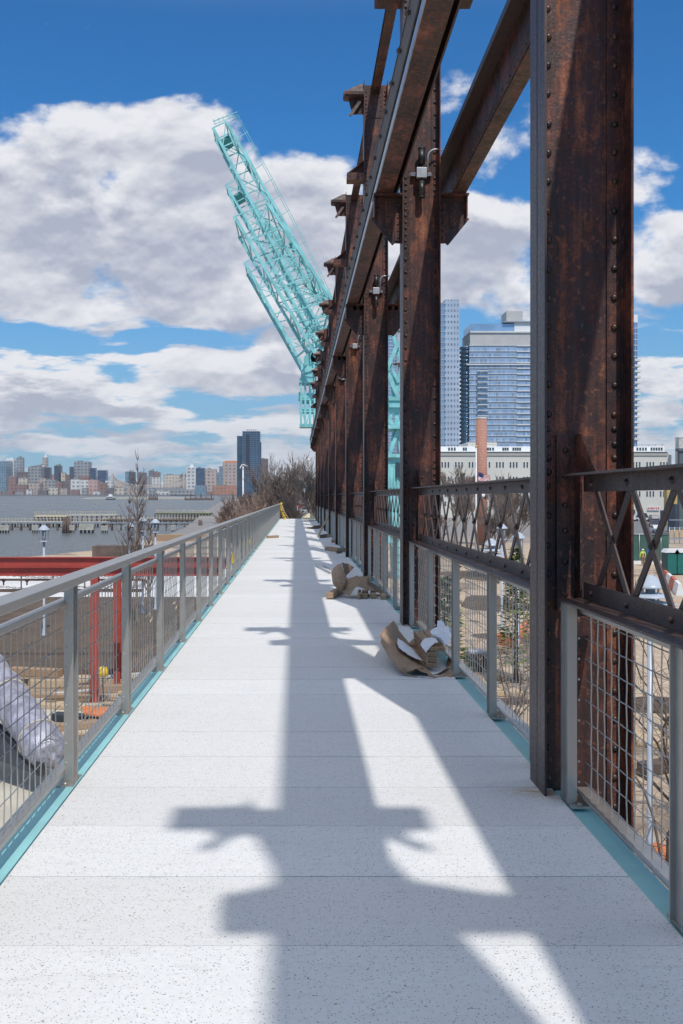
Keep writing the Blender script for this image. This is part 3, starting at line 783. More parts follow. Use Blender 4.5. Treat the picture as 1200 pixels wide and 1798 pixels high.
patch('foam_sheet', [
    [WP(756,1109,9.75), WP(766,1102,9.8), WP(780,1102,9.8), WP(793,1102,9.75)],
    [WP(760,1116,9.7), WP(770,1112,9.6), WP(783,1114,9.6), WP(792,1118,9.7)],
    [WP(774,1128,9.65), WP(779,1130,9.5), WP(785,1132,9.5), WP(791,1136,9.65)]],
    M['paper'], 'white packing sheet standing crumpled behind the near lumber', 'packing sheet', .003)
patch('foam_sheet', [
    [WP(768,1090,9.95), WP(773,1090,9.95), WP(779,1093,9.95)],
    [WP(768,1100,9.85), WP(775,1100,9.85), WP(783,1102,9.85)],
    [WP(770,1106,9.82), WP(776,1106,9.82), WP(785,1104,9.82)]],
    M['paper'], 'small curled tip of white packing sheet above the larger sheet', 'packing sheet', .003)
patch('foam_sheet', [
    [WP(739,1133,9.6), WP(744,1124,9.7), WP(754,1120,9.7), WP(766,1121,9.6)],
    [WP(744,1140,9.45), WP(750,1130,9.5), WP(759,1127,9.5), WP(769,1127,9.45)],
    [WP(749,1146,9.3), WP(754,1138,9.3), WP(760,1132,9.35), WP(766,1128,9.38)]],
    M['paper'], 'white packing sheet curled over the top board of the near stack', 'packing sheet', .003)
patch('foam_sheet', [
    [WP(699,1121,9.85), WP(706,1125,9.8), WP(716,1133,9.75), WP(728,1142,9.7)],
    [WP(699,1133,9.6), WP(708,1137,9.55), WP(722,1146,9.5), WP(736,1153,9.5)],
    [WP(702,1138,9.45), WP(712,1146,9.38), WP(726,1154,9.3), WP(743,1160,9.3)]],
    M['paper'], 'white packing sheet lying on the left of the near heap', 'packing sheet', .003)
# far heap
patch('kraft_paper', [
    [WP(583,1003,16.4), WP(589,994,16.4), WP(600,988,16.4)],
    [WP(583,1014,16.3), WP(592,1003,16.1), WP(602,996,16.2)],
    [WP(588,1029,16.1), WP(596,1018,15.9), WP(605,1006,16.1)],
    [WP(600,1038,15.95), WP(605,1028,15.9), WP(610,1015,16.1)]],
    M['cardboard'], 'brown cardboard sheet curled up in a scoop on the far heap', 'cardboard', .006)
patch('kraft_paper', [
    [WP(600,988,16.4), WP(610,990,16.8), WP(621,996,17)],
    [WP(604,1000,16.3), WP(611,1001,16.6), WP(617,1002,16.8)],
    [WP(608,1013,16.2), WP(609,1010,16.4), WP(611,1006,16.6)]],
    M['cardboard_dark'], 'folded back end of the curled cardboard scoop', 'cardboard', .006)
patch('kraft_paper', [
    [WP(601,1038,15.95), WP(608,1020,16.1), WP(622,1012,16.3), WP(636,1012,16.4), WP(650,1011,16.4)],
    [WP(608,1043,15.85), WP(615,1030,15.9), WP(626,1022,16.0), WP(638,1024,16.1), WP(650,1028,16.2)],
    [WP(615,1046,15.75), WP(620,1038,15.8), WP(628,1030,15.9), WP(646,1036,16.0), WP(660,1038,16.1)]],
    M['cardboard'], 'flat torn cardboard sheet draped over the far heap of board ends', 'cardboard', .006)
patch('kraft_paper', [
    [WP(648,1014,16.3), WP(652,1022,16.4), WP(664,1030,16.5), WP(674,1036,16.5)],
    [WP(646,1030,16.1), WP(652,1036,16.1), WP(662,1040,16.2), WP(674,1040,16.2)]],
    M['cardboard_dark'], 'torn strip of cardboard at the right of the far heap', 'cardboard', .006)
plank('timber_plank', tuple(WZ(579,1046,.06)), tuple(WZ(603,1034,.06)), .11, .085, M['wood'], 'thick timber block sticking out left of the far heap', 'lumber')
plank('timber_plank', tuple(WZ(631,1047,.05)), tuple(WZ(632,1040,.05)), .045, .09, M['wood'], 'upright board end under the far cardboard', 'lumber')
plank('timber_plank', tuple(WZ(640,1047,.04)), tuple(WZ(642,1038,.04)), .10, .06, M['wood'], 'board end left of centre under the far cardboard', 'lumber')
plank('timber_plank', tuple(WZ(656,1047,.04)), tuple(WZ(656,1039,.04)), .10, .06, M['wood'], 'board end right of centre under the far cardboard', 'lumber')
plank('timber_plank', tuple(WZ(674,1050,.03)), tuple(WZ(672,1041,.03)), .09, .06, M['wood'], 'board end nearest the mesh at the far heap', 'lumber')
o = MB().bar(tuple(WZ(556,994,.02)), tuple(WZ(580,1006,.02)), .05, .03).build('metal_channel', M['galv']); tag(o, 'thin silver metal channel lying on the deck left of the far heap', 'metal strip', walk=True)
o = MB().bar(tuple(WZ(568,993,.015)), tuple(WZ(582,1001,.015)), .03, .02).build('metal_channel', M['galv']); tag(o, 'shorter silver metal strip lying behind the longer one', 'metal strip', walk=True)
blocks = [((470,943),(488,942),.12,.10,'wood block lying alone by the river side railing'),
          ((575,963),(597,966),.16,.12,'long wood block lying before the fourth column'),
          ((594,970),(605,964),.10,.07,'dark board end against the right mesh railing'),
          ((582,950),(590,950),.16,.12,'squat wood block close to the fifth column'),
          ((565,942),(576,940),.16,.13,'dark wood block beside the foot of the stake'),
          ((573,942),(586,937),.16,.10,'pale split board by the sixth column'),
          ((543,927),(560,926),.25,.08,'thin board lying flat near the seventh column'),
          ((554,926),(566,924),.2,.16,'dark wood block near the seventh column')]
for (a, b_, w, h, lb_) in blocks:
    p1 = WZ(*a, h/2); p2 = WZ(*b_, h/2)
    plank('wood_block', tuple(p1), tuple(p2), w, h, M['wood'] if 'dark' not in lb_ else M['timber_pier'], lb_, 'wood block')
p1 = WZ(558, 942, .01); p2 = W(584, 893, p1.y+1.1)
plank('wooden_stake', tuple(p1), tuple(p2), .07, .05, M['wood_pale'], 'long pale wooden stake leaning against the sixth column', 'stake')
# yellow heap at the end, rope on the handrail end
rows = []
rnd = random.Random(3)
for i in range(6):
    r_ = []
    for j in range(9):
        t = j/8; px = 532+22*t; pr = 1-abs(2*t-1)**2
        r_.append(tuple(W(px, 912-(3+8*pr*rnd.uniform(.6, 1))*math.sin(math.pi*i/5)*1.0, 68+i*.5)))
    rows.append(r_)
patch('tarpaulin_heap', rows, M['twine'], 'crumpled yellow tarpaulin heap at the far end of the deck', 'tarpaulin', .02, 1)
pts = []
for i in range(40):
    t = i/39; z = 1.2*(1-t)+.02; pts.append((-1.17+.10*math.sin(i*1.1)+.35*t*t, 73.5+.2*math.cos(i*.9), z))
o = MB().tube(pts, .045, 6).build('rope', M['yellow']); tag(o, 'yellow rope hanging from the far end of the river side railing', 'rope', walk=True)
o = MB().tube([(-1.1, 73.2, 1.1), (-.9, 73.3, .55), (-.55, 73.4, .03)], .035, 6).build('wooden_stake', M['wood_pale']); tag(o, 'pale pole propped at the far end of the river side railing', 'pole', walk=True)
# tags and twine on the mesh
tags = [(407.5,981,9,16,'largest yellow tag'), (426,952,6,9,'yellow tag just beyond the largest'), (438,950,6,8,'yellow tag third from the near end'), (461,926,5,6,'yellow tag fourth from the near end'), (472.5,919,4,5,'yellow tag second from the far end'), (477,912,4,5,'farthest yellow tag')]
for px, py, w, h, lb_ in tags:
    y = 1.30*F/(CX-px); c = W(px, py, y); ww = w*y/F; hh = h*y/F
    o = MB().add([(-1.295, y-ww*1.6, c.z-hh/2), (-1.275, y+ww*1.2, c.z-hh*.55), (-1.285, y+ww*1.5, c.z+hh*.45), (-1.30, y-ww*1.2, c.z+hh/2)], [(0,1,2,3)]).build('tag', M['yellow'])
    s = o.modifiers.new('s', 'SOLIDIFY'); s.thickness = .004
    tag(o, lb_+' tied to the river side mesh railing', 'tag', 'yellow tags on the railing', walk=True)
for px, py, lb_ in [(397,999,'beyond the red beam end'), (305,1063,'on the fourth panel'), (260,1084,'on the third panel')]:
    y = 1.285*F/(CX-px); c = W(px, py, y)
    o = MB().tube([(c.x+.0, y-.10, c.z+.02), (c.x+.02, y-.03, c.z+.04), (c.x+.01, y+.05, c.z+.01), (c.x+.02, y+.12, c.z-.01), (c.x+.03, y-.06, c.z-.03)], .005, 5).build('twine', M['twine'])
    tag(o, 'scrap of pale twine knotted to the railing mesh '+lb_, 'twine', 'twine on the railing', walk=True)

# tilt the whole walkway by its gentle fall
bpy.context.view_layer.update()
for o in WALK: o.matrix_world = TILT @ o.matrix_world

# ------------------------------------------------------------------ bare trees
def bare_tree(name, base, h, spread, seed, mt, mc, label, cat='tree', group=None, lev=5, nb=3, r0=None, trunk_frac=.28, twigs=1.0, lean=(0,0)):
    minr = base[1]*.00013 if hasattr(base, '__getitem__') else 0.0
    rnd = random.Random(seed); base = Vector(base); r0 = r0 or h*.016
    tk, cr = MB(), MB()
    def grow(p, d, L, r, lv, mb):
        pts = [p]; n = 3 if lv < 3 else 2; q = p.copy(); dd = d.copy()
        for i in range(n):
            dd = (dd + Vector((rnd.uniform(-1,1), rnd.uniform(-1,1), rnd.uniform(-.4,.7)))*.16).normalized()
            q = q + dd*L/n; pts.append(q.copy())
        rs = [max(minr, r*(1-.45*i/n)) for i in range(n+1)]
        (tk if lv == 0 else cr).tube([x-base for x in pts], rs, 6 if lv < 2 else 3, False)
        if lv >= lev: return
        k = nb + (1 if rnd.random() < .5*twigs else 0)
        for i in range(k):
            t = rnd.uniform(.35, 1) if lv else rnd.uniform(.55, 1); idx = min(n-1, int(t*n)); f = t*n-idx
            s_ = pts[idx].lerp(pts[idx+1], f)
            a = rnd.uniform(0, 2*math.pi); side = Vector((math.cos(a), math.sin(a), 0))
            nd = (dd*.9 + side*spread*rnd.uniform(.5, 1) + Vector((0,0,.25))).normalized()
            grow(s_, nd, L*rnd.uniform(.55, .8), rs[idx]*.6, lv+1, mb)
        grow(pts[-1], dd, L*.7, rs[-1]*.9, lv+1, mb)
    grow(base, Vector((lean[0], lean[1], 1)).normalized(), h*trunk_frac, r0, 0, tk)
    zm = max(v[2] for v in tk.v+cr.v); sc_ = h/zm; rs_ = min(1.35, sc_)
    for q in (tk, cr): q.v = [(v[0]*rs_, v[1]*rs_, v[2]*sc_) for v in q.v]
    root = empty(name, base)
    tk.build('trunk', mt, root, recalc=False); cr.build('crown', mc, root, recalc=False)
    return tag(root, label, cat, group)
def tree_px(px, py_top, y, *a, **k):
    top = at_y(px, py_top, y); h = top.z-GZ
    return bare_tree('bare_tree', (top.x, y, GZ), h, *a, **k)
def leader_tree(px, py, y, seed, label):
    top = at_y(px, py, y); h = top.z-GZ; rnd = random.Random(seed); tk, cr_ = MB(), MB(); P = []
    p = Vector((0,0,0))
    for i in range(15): P.append(p.copy()); p = p + Vector((rnd.uniform(-.05,.05), rnd.uniform(-.05,.05), h/14))
    tk.tube(P, [max(.012, .11*(1-i/14)) for i in range(15)], 6, False)
    for i in range(64):
        t = rnd.uniform(.22, .97); q = Vector(P[int(t*14)]); a = rnd.uniform(0, 6.28); L = h*.26*(1.1-t)*rnd.uniform(.6, 1.2)
        d = Vector((math.cos(a)*.55, math.sin(a)*.55, 1)).normalized(); pts = [q]
        for k in range(4):
            d = (d + Vector((rnd.uniform(-1,1), rnd.uniform(-1,1), .5))*.14).normalized(); q = q + d*L/4; pts.append(q)
            for _ in range(2):
                dd = (d + Vector((rnd.uniform(-1,1), rnd.uniform(-1,1), rnd.uniform(-.3,.6)))*.6).normalized(); cr_.tube([q, q+dd*L*.3], [.014, .010], 3, False)
        cr_.tube(pts, [.032, .026, .02, .015, .012], 3, False)
    r = empty('bare_tree', (top.x, y, GZ)); tk.build('trunk', M['bark_grey'], r, recalc=False); cr_.build('crown', M['twig'], r, recalc=False); tag(r, label, 'tree')
leader_tree(241, 786, 62, 3, 'tall slender bare tree standing against the river beside three lamps')
leader_tree(225, 868, 60, 5, 'short slender bare sapling left of the tall one')
leader_tree(262, 905, 64, 6, 'low slender bare sapling among the river lamps')
for i, (px, py, y, sd, lb_) in enumerate([(505,792,115,21,'tall bare tree beyond the far end of the deck, left one'), (533,800,104,22,'tall bare tree beyond the far end of the deck beside the last column'), (484,812,130,23,'tall bare tree behind the yellow rope'), (552,840,140,30,'bare tree half hidden by the far columns'), (519,812,135,31,'bare tree in the gap between the two tallest bare trees')]):
    tree_px(px, py, y, .62, sd, M['bark'], M['twig'], lb_, group='bare trees past the walkway end', lev=5, nb=3, trunk_frac=.27)
for i, (px, py, y, sd, lb_) in enumerate([(470,846,120,24,'brown bushy thicket left of the railing end'), (446,856,105,25,'brown bushy thicket in front of the dark glass tower'), (425,864,112,26,'brown bushy thicket beside the tall white street lamp'), (410,880,118,27,'brown thicket nearest the water edge'),
        (458,872,90,28,'low brown thicket just above the handrail'), (432,886,92,29,'low thicket above the middle of the handrail'), (410,894,85,33,'low thicket just above the handrail under the water edge'), (480,858,98,34,'brown thicket touching the yellow rope')]):
    tree_px(px, py-4, y, 1.15, sd, M['bark'], M['twig_red'], lb_, group='brown thickets past the walkway end', lev=5, nb=3, trunk_frac=.22)
for i, (px, py, y, sd, lb_) in enumerate([(800,812,150,41,'bare tree before the white building, left of the brick chimney'), (885,826,135,42,'bare tree before the white building, right of the brick chimney'), (912,842,110,43,'bare tree seen through the lattice beside the nearest column'),
        (822,852,120,44,'small bare tree behind the flagpole'), (768,868,100,45,'small bare tree behind the second column'), (858,860,90,46,'small bare tree right of the chimney foot')]):
    tree_px(px, py, y, .6, sd, M['bark_grey'], M['twig'], lb_, group='bare trees on the land side', lev=5, nb=3)
tree_px(640, 830, 160, .6, 47, M['bark'], M['twig'], 'bare tree glimpsed behind the third column', group='bare trees on the land side', lev=4, nb=3)
# bare bushes close to the right railing
def bush(px, py, h, seed, label):
    c = at_z(px, py, GZ); rnd = random.Random(seed); st, tw = MB(), MB()
    for i in range(9):
        a = rnd.uniform(0, 6.28); d = Vector((math.cos(a)*.6, math.sin(a)*.6, 1)).normalized(); p = Vector((0,0,0)); pts = [p.copy()]
        for j in range(6):
            d = (d + Vector((rnd.uniform(-1,1), rnd.uniform(-1,1), rnd.uniform(-.6,.35)))*.35).normalized(); p = p + d*h/5; pts.append(p.copy())
            for _ in range(3):
                dd = (d*.5 + Vector((rnd.uniform(-1,1), rnd.uniform(-1,1), rnd.uniform(-.5,.8)))).normalized(); q = p + dd*h*rnd.uniform(.12,.3)
                mid = p.lerp(q, .5) + Vector((rnd.uniform(-1,1), rnd.uniform(-1,1), rnd.uniform(-1,1)))*.05*h
                tw.tube([p, mid, q], [.012, .009, .004], 3, False)
        st.tube(pts, [.035-.004*k for k in range(7)], 5, False)
    r = empty('bare_bush', c); st.build('stems', M['bark'], r, recalc=False); tw.build('twigs', M['twig'], r, recalc=False)
    tag(r, label, 'bush', 'bare bushes right of the walkway')
bush(1190, 1420, 4.4, 5, 'tangled bare bush beside the near lamp post, seen through the mesh')
bush(1215, 1330, 5.2, 8, 'wide bare bush at the right edge of the picture')
bush(1165, 1540, 3.0, 9, 'low bare bush at the foot of the near lamp post')
bush(890, 1290, 2.6, 12, 'bare bush behind the mesh between the first and second columns')
# green conifers
def conifer(px, py, y, w, seed, label):
    top = at_y(px, py, y); h = top.z-GZ; rnd = random.Random(seed)
    r = empty('evergreen_shrub', (top.x, y, GZ)); MB().tube([(0,0,0), (0,0,h*.9)], [.12, .03], 6).build('trunk', M['bark'], r)
    mb = MB()
    for i in range(1300):
        t = rnd.random()**.8; z = h*(.12+.88*t); rr = w*(1-t)**.7*rnd.uniform(.45, 1.05)+.05; a = rnd.uniform(0, 6.28)
        c = Vector((rr*math.cos(a), rr*math.sin(a), z)); d = Vector((math.cos(a), math.sin(a), rnd.uniform(-.5,.4))).normalized(); s = Vector((-d.y, d.x, rnd.uniform(-.3,.3))).normalized(); L = rnd.uniform(.15,.4)
        mb.add([c-s*.08, c+d*L, c+s*.08], [(0,1,2)])
    mb.build('crown', M['needles'], r, recalc=False); tag(r, label, 'shrub', 'evergreens on the land side')
conifer(907, 962, 42, .8, 1, 'green evergreen seen through the lattice left of the nearest column')
conifer(780, 1012, 26, .9, 4, 'low green evergreen low behind the lumber stack')

# ------------------------------------------------------------------ park lamps
def make_lamp(h=6.3, big=True):
    r = empty('park_lamp')
    mb = MB().lathe([(.15,0),(.15,.05),(.10,.12),(.09,.35),(.065,.4),(.065,h-1.05)], n=14); mb.build('pole', M['lamp_white'], r)
    mb = MB(); 
    for rr, z in (((.60,h-.78),(.50,h-.60)) if big else ()): mb.lathe([(rr*.3, z+.05),(rr, z),(rr, z+.02),(rr*.4, z+.09)], n=24)
    mb.lathe([(.33,h-.40),(.33,h-.37),(.30,h-.33),(.12,h-.14),(.03,h-.10)], n=24)
    mb.build('lamp_hat', M['lamp_white'], r)
    mb = MB().lathe([(.11,h-1.05),(.11,h-.38)], n=12); mb.build('lamp_glass', M['lamp_glass'], r)
    mb = MB()
    for k in range(4):
        a = k*math.pi/2+.4; mb.tube([(.24*math.cos(a), .24*math.sin(a), h-1.0), (.24*math.cos(a), .24*math.sin(a), h-.4)], .018, 6)
    mb.lathe([(.27,h-1.05),(.27,h-1.01),(.1,h-.98)], n=18); mb.build('cage', M['lamp_white'], r)
    return r
lamp0 = make_lamp(); lamp1 = make_lamp(6.3, False)
lamps = [(1143,22.6,'big pale park lamp with stacked discs seen through the nearest lattice'), (863,40,'pale park lamp with wide hat behind the mesh of the second bay'), (911,46,'small pale park lamp beside the nearest column'), (882,58,'farther pale park lamp right of the chimney foot'),
         (77,55.7,'leftmost park lamp by the river'), (227,61,'park lamp left of the thin bare tree'), (251,66,'park lamp just right of the thin bare tree'), (273,68,'rightmost of the river side park lamps')]
for i, (px, y, lb_) in enumerate(lamps):
    src = lamp1 if i in (2, 3, 4, 5, 6, 7) else lamp0; c = src if i in (0, 2) else copy_tree(src); c.location = (at_y(px, 900, y).x, y, GZ)
    if px == 251: c.scale = (1,1,1.03)
    tag(c, lb_, 'lamp', 'park lamps')
# tall street lamp at the end
r = empty('street_lamp', at_y(427, 900, 150)); r.location.z = GZ; H = at_y(427, 815, 150).z-GZ
MB().tube([(0,0,0),(0,0,H)], [.16,.10], 8).build('pole', M['white_paint'], r)
MB().bar((-.1,0,H), (-.45,0,H-.6), .5, .14).bar((-.1,0,H), (.75,0,H-.3), .5, .14).build('lamp_head', M['white_paint'], r); tag(r, 'tall white street lamp in front of the dark glass tower', 'street lamp')
for px, py, lb_ in ((521,822,'white street lamp among the bare trees, left one'), (543,808,'white street lamp high beside the last column')):
    t = at_y(px, py, 170); H = t.z-GZ; r = empty('street_lamp', (t.x, 170, GZ)); MB().tube([(0,0,0),(0,0,H)], [.08,.06], 6).build('pole', M['metal_grey'], r)
    MB().box(-.35,.35,-.2,.2,H-.1,H+.15).build('lamp_head', M['white_paint'], r, bevel=.08); tag(r, lb_, 'street lamp')

# ------------------------------------------------------------------ left side: red gantry, hoist track, wrapped duct, timber
def ibeam(mb, a, b, d, w, t=.03):
    a = Vector(a); b = Vector(b); u = Vector((0,0,d/2-t/2)); mb.bar(a+u, b+u, w, t); mb.bar(a-u, b-u, w, t); mb.bar(a, b, t, d-2*t)
yg = 38.2; bt = at_y(0, 978, yg).z; dep = 33*yg/F
r = empty('red_gantry', (at_y(167, 1000, yg).x, yg, GZ)); tag(r, 'red painted steel gantry of paired beams on slim posts over the mulch', 'gantry')
ox, oy = r.location.x, r.location.y
mb = MB(); x0 = -30-ox; x1 = at_y(392, 980, yg).x-ox
zt = bt-GZ; ibeam(mb, (x0, 0, zt-dep*.25), (x1, 0, zt-dep*.25), dep*.5, .28); mb.build('beam', M['red_steel'], r)
mb = MB(); ibeam(mb, (x0, .0, zt-dep*.755), (x1, .0, zt-dep*.755), dep*.48, .34); mb.build('beam', M['red_steel'], r)
mb = MB(); ibeam(mb, (x0, 3.4, zt-dep*.7), (x1, 3.4, zt-dep*.7), dep*.6, .3); mb.build('beam', M['red_steel'], r)
for px, yy_ in ((167, yg), (206, 41.0)):
    X = at_y(px, 1100, yy_).x-ox; mb = MB(); y_ = yy_-oy
    mb.box(X-.15, X+.15, y_-.14, y_-.12, 0, zt-dep-.01); mb.box(X-.15, X+.15, y_+.12, y_+.14, 0, zt-dep-.01); mb.box(X-.012, X+.012, y_-.12, y_+.12, 0, zt-dep-.01); mb.box(X-.22, X+.22, y_-.2, y_+.2, 0, .03)
    mb.build('post', M['red_steel'], r)
r = empty('hoist_track', (0, 47, 0)); tag(r, 'rusty hoist track with trolleys and slack chains beneath the red beams', 'hoist track')
za, zb = at_y(0, 1018, 47).z, at_y(0, 1037, 47).z
xa, xb = -16, at_y(250, 1020, 47).x
MB().bar((xa,0,za), (xb,0,za), .12, .10).build('rail', M['timber_pier'], r); MB().bar((xa,0,zb), (xb,0,zb), .14, .14).build('rail', M['timber_pier'], r)
x = xa
while x < xb: MB().bar((x,0,za+.25), (x,0,zb-.12), .05, .05).build('hanger', M['timber_pier'], r); x += 1.5
mb = MB(); x = xa; i = 0
while x < xb:
    for row, zz in ((0, za+.17), (1, zb+.16)):
        z = zz+.05*math.sin(x*1.7+row); n = 8
        pts = [(x+.075*math.cos(t)*1.2, (.035*math.sin(t) if i % 2 else 0)-.1, z+(.0 if i % 2 else .035*math.sin(t))) for t in [k*2*math.pi/n for k in range(n+1)]]
        mb.tube(pts, .014, 3, False)
    x += .15; i += 1
mb.build('chain', M['timber_pier'], r)['kind'] = 'stuff'
for k in range(7):
    x = -13.8+k*1.1; mb = MB(); mb.lathe([(.0,0),(.09,.01),(.09,.05),(0,.06)], (x,-.12,za-.02), 10, 'y'); mb.bar((x,-.1,za), (x,-.1,za-.25), .08, .05); mb.build('trolley', M['rust'], r)
# foil-wrapped duct
a = at_z(-75, 1235, GZ+1.3); b_ = at_z(88, 1330, GZ+.75)
a = at_y(-60, 1120, 34); b_ = at_y(88, 1325, 26.5)
r = empty('wrapped_duct', b_); tag(r, 'thick grey foil wrapped roll tied with twine, leaning on the concrete', 'wrapped roll')
d = (a-b_); pts = [d*(i/14) for i in range(15)]
rs = [(.46 if i == 0 else .54)+.035*math.sin(i*2.1)+(.02 if i % 2 else 0) for i in range(15)]
mb = MB().tube(pts, rs, 26); rq = random.Random(8)
mb.v = [tuple(Vector(v)*(1+0) + Vector((rq.uniform(-1,1), rq.uniform(-1,1), rq.uniform(-1,1)))*.035) for v in mb.v]; mb.build('wrapping', M['foil'], r)
q = d.normalized(); side = q.orthogonal().normalized(); up = q.cross(side)
mb = MB()
for f0 in (.10, .42):
    mb.tube([d*f0 + (side*math.cos(t)+up*math.sin(t))*.595 for t in [k*2*math.pi/24 for k in range(25)]], .018, 5, False)
mb.build('twine', M['twine'], r)
mb = MB(); mb.lathe([(.12,-.10), (.30, -.09), (.46, .0)], (0,0,0), 20); mb.v = [(v[0]*(1+rq.uniform(-.1,.1)), v[1]*(1+rq.uniform(-.1,.1)), v[2]+rq.uniform(-.05,.05)) for v in mb.v]; o = mb.build('folded_end', M['foil'], r); o.rotation_euler = q.to_track_quat('Z', 'Y').to_euler()
rq = random.Random(12)
where = ['before the mulch kerb', 'beside the first red post', 'beyond the wrapped roll', 'between the posts of the handrail', 'near the orange board', 'by the yellow marker']
for i in range(34):
    px = rq.uniform(25, 245); py = rq.uniform(1192, 1300); a_ = at_z(px, py, GZ+.1); an = rq.uniform(-.5, .5); L_ = rq.uniform(.8, 2.6)
    if px < 90 and py > 1240: continue
    plank('timber_offcut', tuple(a_), (a_.x+L_*math.cos(an), a_.y+L_*math.sin(an), a_.z+rq.uniform(0,.2)), rq.uniform(.1,.35), rq.uniform(.04,.12), M[rq.choice(['wood_pale','wood','wood_pale','cardboard_dark','pale_concrete'])], 'loose wooden offcut strewn on the ground by the red posts', 'timber', 'loose wooden offcuts', walk=False)
t_ = empty('timber_trestle', (a.x, a.y, GZ)); hh = a.z-GZ-.62
for sx in (-1, 1):
    for sy in (-1, 1): MB().bar((sx*.9, sy*.5, 0), (sx*.5, sy*.1, hh-.1), .14, .14).build('leg', M['wood_pale'], t_)
MB().box(-.9, .9, -.15, .15, hh-.16, hh).build('cap_beam', M['wood_pale'], t_); tag(t_, 'timber trestle holding up the raised end of the wrapped roll', 'trestle')
# dark rubber sheet below it
p1, p2, p3, p4 = at_y(-40, 1250, 30), at_y(72, 1345, 26), at_y(74, 1366, 26), at_y(-40, 1320, 28)
mb = MB().add([p1, p2, p3, p4, p1+Vector((0,.5,0)), p2+Vector((0,.5,0)), p3+Vector((0,.5,0)), p4+Vector((0,.5,0))], [(0,1,2,3),(7,6,5,4),(0,4,5,1),(1,5,6,2),(2,6,7,3),(3,7,4,0)])
tag(mb.build('steel_trough', M['rubber']), 'dark steel trough cradling the foil wrapped roll', 'trough')
# timber lying on the ground
tim = [(20,1178,106,1182,.5,.32,'wood','dark weathered beam lying behind the wrapped roll'), (52,1200,232,1198,.45,.3,'wood_pale','long pale beam lying behind the red posts'), (55,1222,190,1226,.35,.2,'wood','brown board lying left of the first red post'),
       (60,1238,150,1243,.4,.14,'wood_pale','yellowish plank lying left of the first red post'), (90,1278,185,1270,.45,.2,'wood','short beam lying behind the near mesh post'), (95,1258,150,1262,.5,.25,'rubber','black bundle lying among the planks'),
       (140,1210,232,1208,.4,.25,'wood','brown beam lying between the red posts'), (100,1292,160,1288,.3,.12,'wood_pale','thin pale plank lying nearest the railing')]
for x1_, y1_, x2_, y2_, w, h, mt_, lb_ in tim:
    a = at_z(x1_, y1_, GZ+h/2+.02); b_ = at_z(x2_, y2_, GZ+h/2+.02); plank('timber_beam', tuple(a), tuple(b_), w, h, M[mt_], lb_, 'timber', 'timber on the ground by the river side', walk=False)
q = [at_z(*p_, GZ+.35) for p_ in ((145,1240),(195,1243),(192,1258),(147,1252))]
mb = MB().add([tuple(v) for v in q] + [tuple(v-Vector((0,0,.06))) for v in q], [(0,1,2,3),(7,6,5,4),(0,4,5,1),(1,5,6,2),(2,6,7,3),(3,7,4,0)])
tag(mb.build('orange_board', M['orange']), 'bright orange board lying at the foot of the first red post', 'board')
c = at_z(181, 1200, GZ+1.0); c = at_y(181, 1180, 37.5)
r = empty('marker_flag', c); MB().lathe([(.0,-.22),(.16,-.16),(.2,0),(.14,.18),(0,.22)], n=10).build('float', M['yellow'], r); MB().tube([(0,0,0),(0,0,GZ-c.z)], .02, 5).build('stem', M['black_paint'], r); tag(r, 'yellow capped marker standing by the first red post', 'marker')
o = MB().bar((-24, 44.0, GZ+.12), (-3.4, 44.0, GZ+.12), .25, .24).build('timber_kerb', M['timber_pier']); tag(o, 'dark timber kerb along the near edge of the mulch bed', 'kerb')
# shore rail
r = empty('shore_railing', (-25, 110, GZ)); mb = MB(); pp = [(-36.3,111),(-26.5,137),(-23.6,170),(-24.6,224)]
for (xA, yA), (xB, yB) in zip(pp, pp[1:]):
    n = 12
    for i in range(n): t = i/n; mb.bar((xA+(xB-xA)*t+25, yA+(yB-yA)*t-110, 0), (xA+(xB-xA)*t+25, yA+(yB-yA)*t-110, 1.1), .06, .06)
    for z in (1.1, .6): mb.bar((xA+25, yA-110, z), (xB+25, yB-110, z), .06, .05)
mb.build('rails', M['galv'], r); tag(r, 'thin grey guard railing along the river edge', 'railing')

# ------------------------------------------------------------------ old piers
def pier(px0, px1, py, wy, deckh, mat, pm_, label, n=14, drop=True, top=None):
    c0 = at_z(px0, py, WATER); c1 = at_z(px1, py, WATER); y = c0.y
    r = empty('old_pier', (c0.x, y, WATER)); L = c1.x-c0.x; h = deckh
    mb = MB().box(0, L, 0, wy, h-.35, h); mb.build('deck', mat, r)
    mb = MB(); rnd = random.Random(int(px0))
    for i in range(n+1):
        x = L*i/n
        for yy_ in (.3, wy-.3): mb.tube([(x+rnd.uniform(-.2,.2), yy_, -1), (x, yy_, h-.36)], .22, 6)
    mb.build('piles', pm_, r)
    if top:
        mb = MB()
        for i in range(n*2):
            x = L*i/(n*2)+.2; hh = rnd.uniform(.3, 1)*top; mb.bar((x, .2, h), (x, .2, h+hh), .12, .12)
        mb.bar((0,.2,h+top*.7), (L,.2,h+top*.7), .1, .08); mb.build('guard_rail', M['twine'], r)
    tag(r, label, 'pier', 'old piers in the river')
pier(-60, 190, 926, 4, 1.5, M['pier_concrete'], M['timber_pier'], 'long low concrete pier nearest in the river, left part', 22, top=1.2)
pier(180, 415, 921, 5, 1.5, M['timber_pier'], M['timber_pier'], 'long low rusty brown pier behind the river lamps', 24, top=.7)
pier(-60, 420, 931, 1.2, 2.0, M['metal_grey'], M['timber_pier'], 'straight grey pipe walkway crossing the water before the piers', 30)
pier(118, 205, 916, 8, 2.2, M['pier_concrete'], M['timber_pier'], 'pale walled concrete pier block in mid river', 10, top=1.4)
pier(272, 370, 915, 8, 2.6, M['moss'], M['timber_pier'], 'mossy green timber pier near the right bank', 18, top=1.3)
pier(60, 120, 914, 6, 1.6, M['twine'], M['timber_pier'], 'yellowish broken timber pier far out in the river', 10, top=1.8)
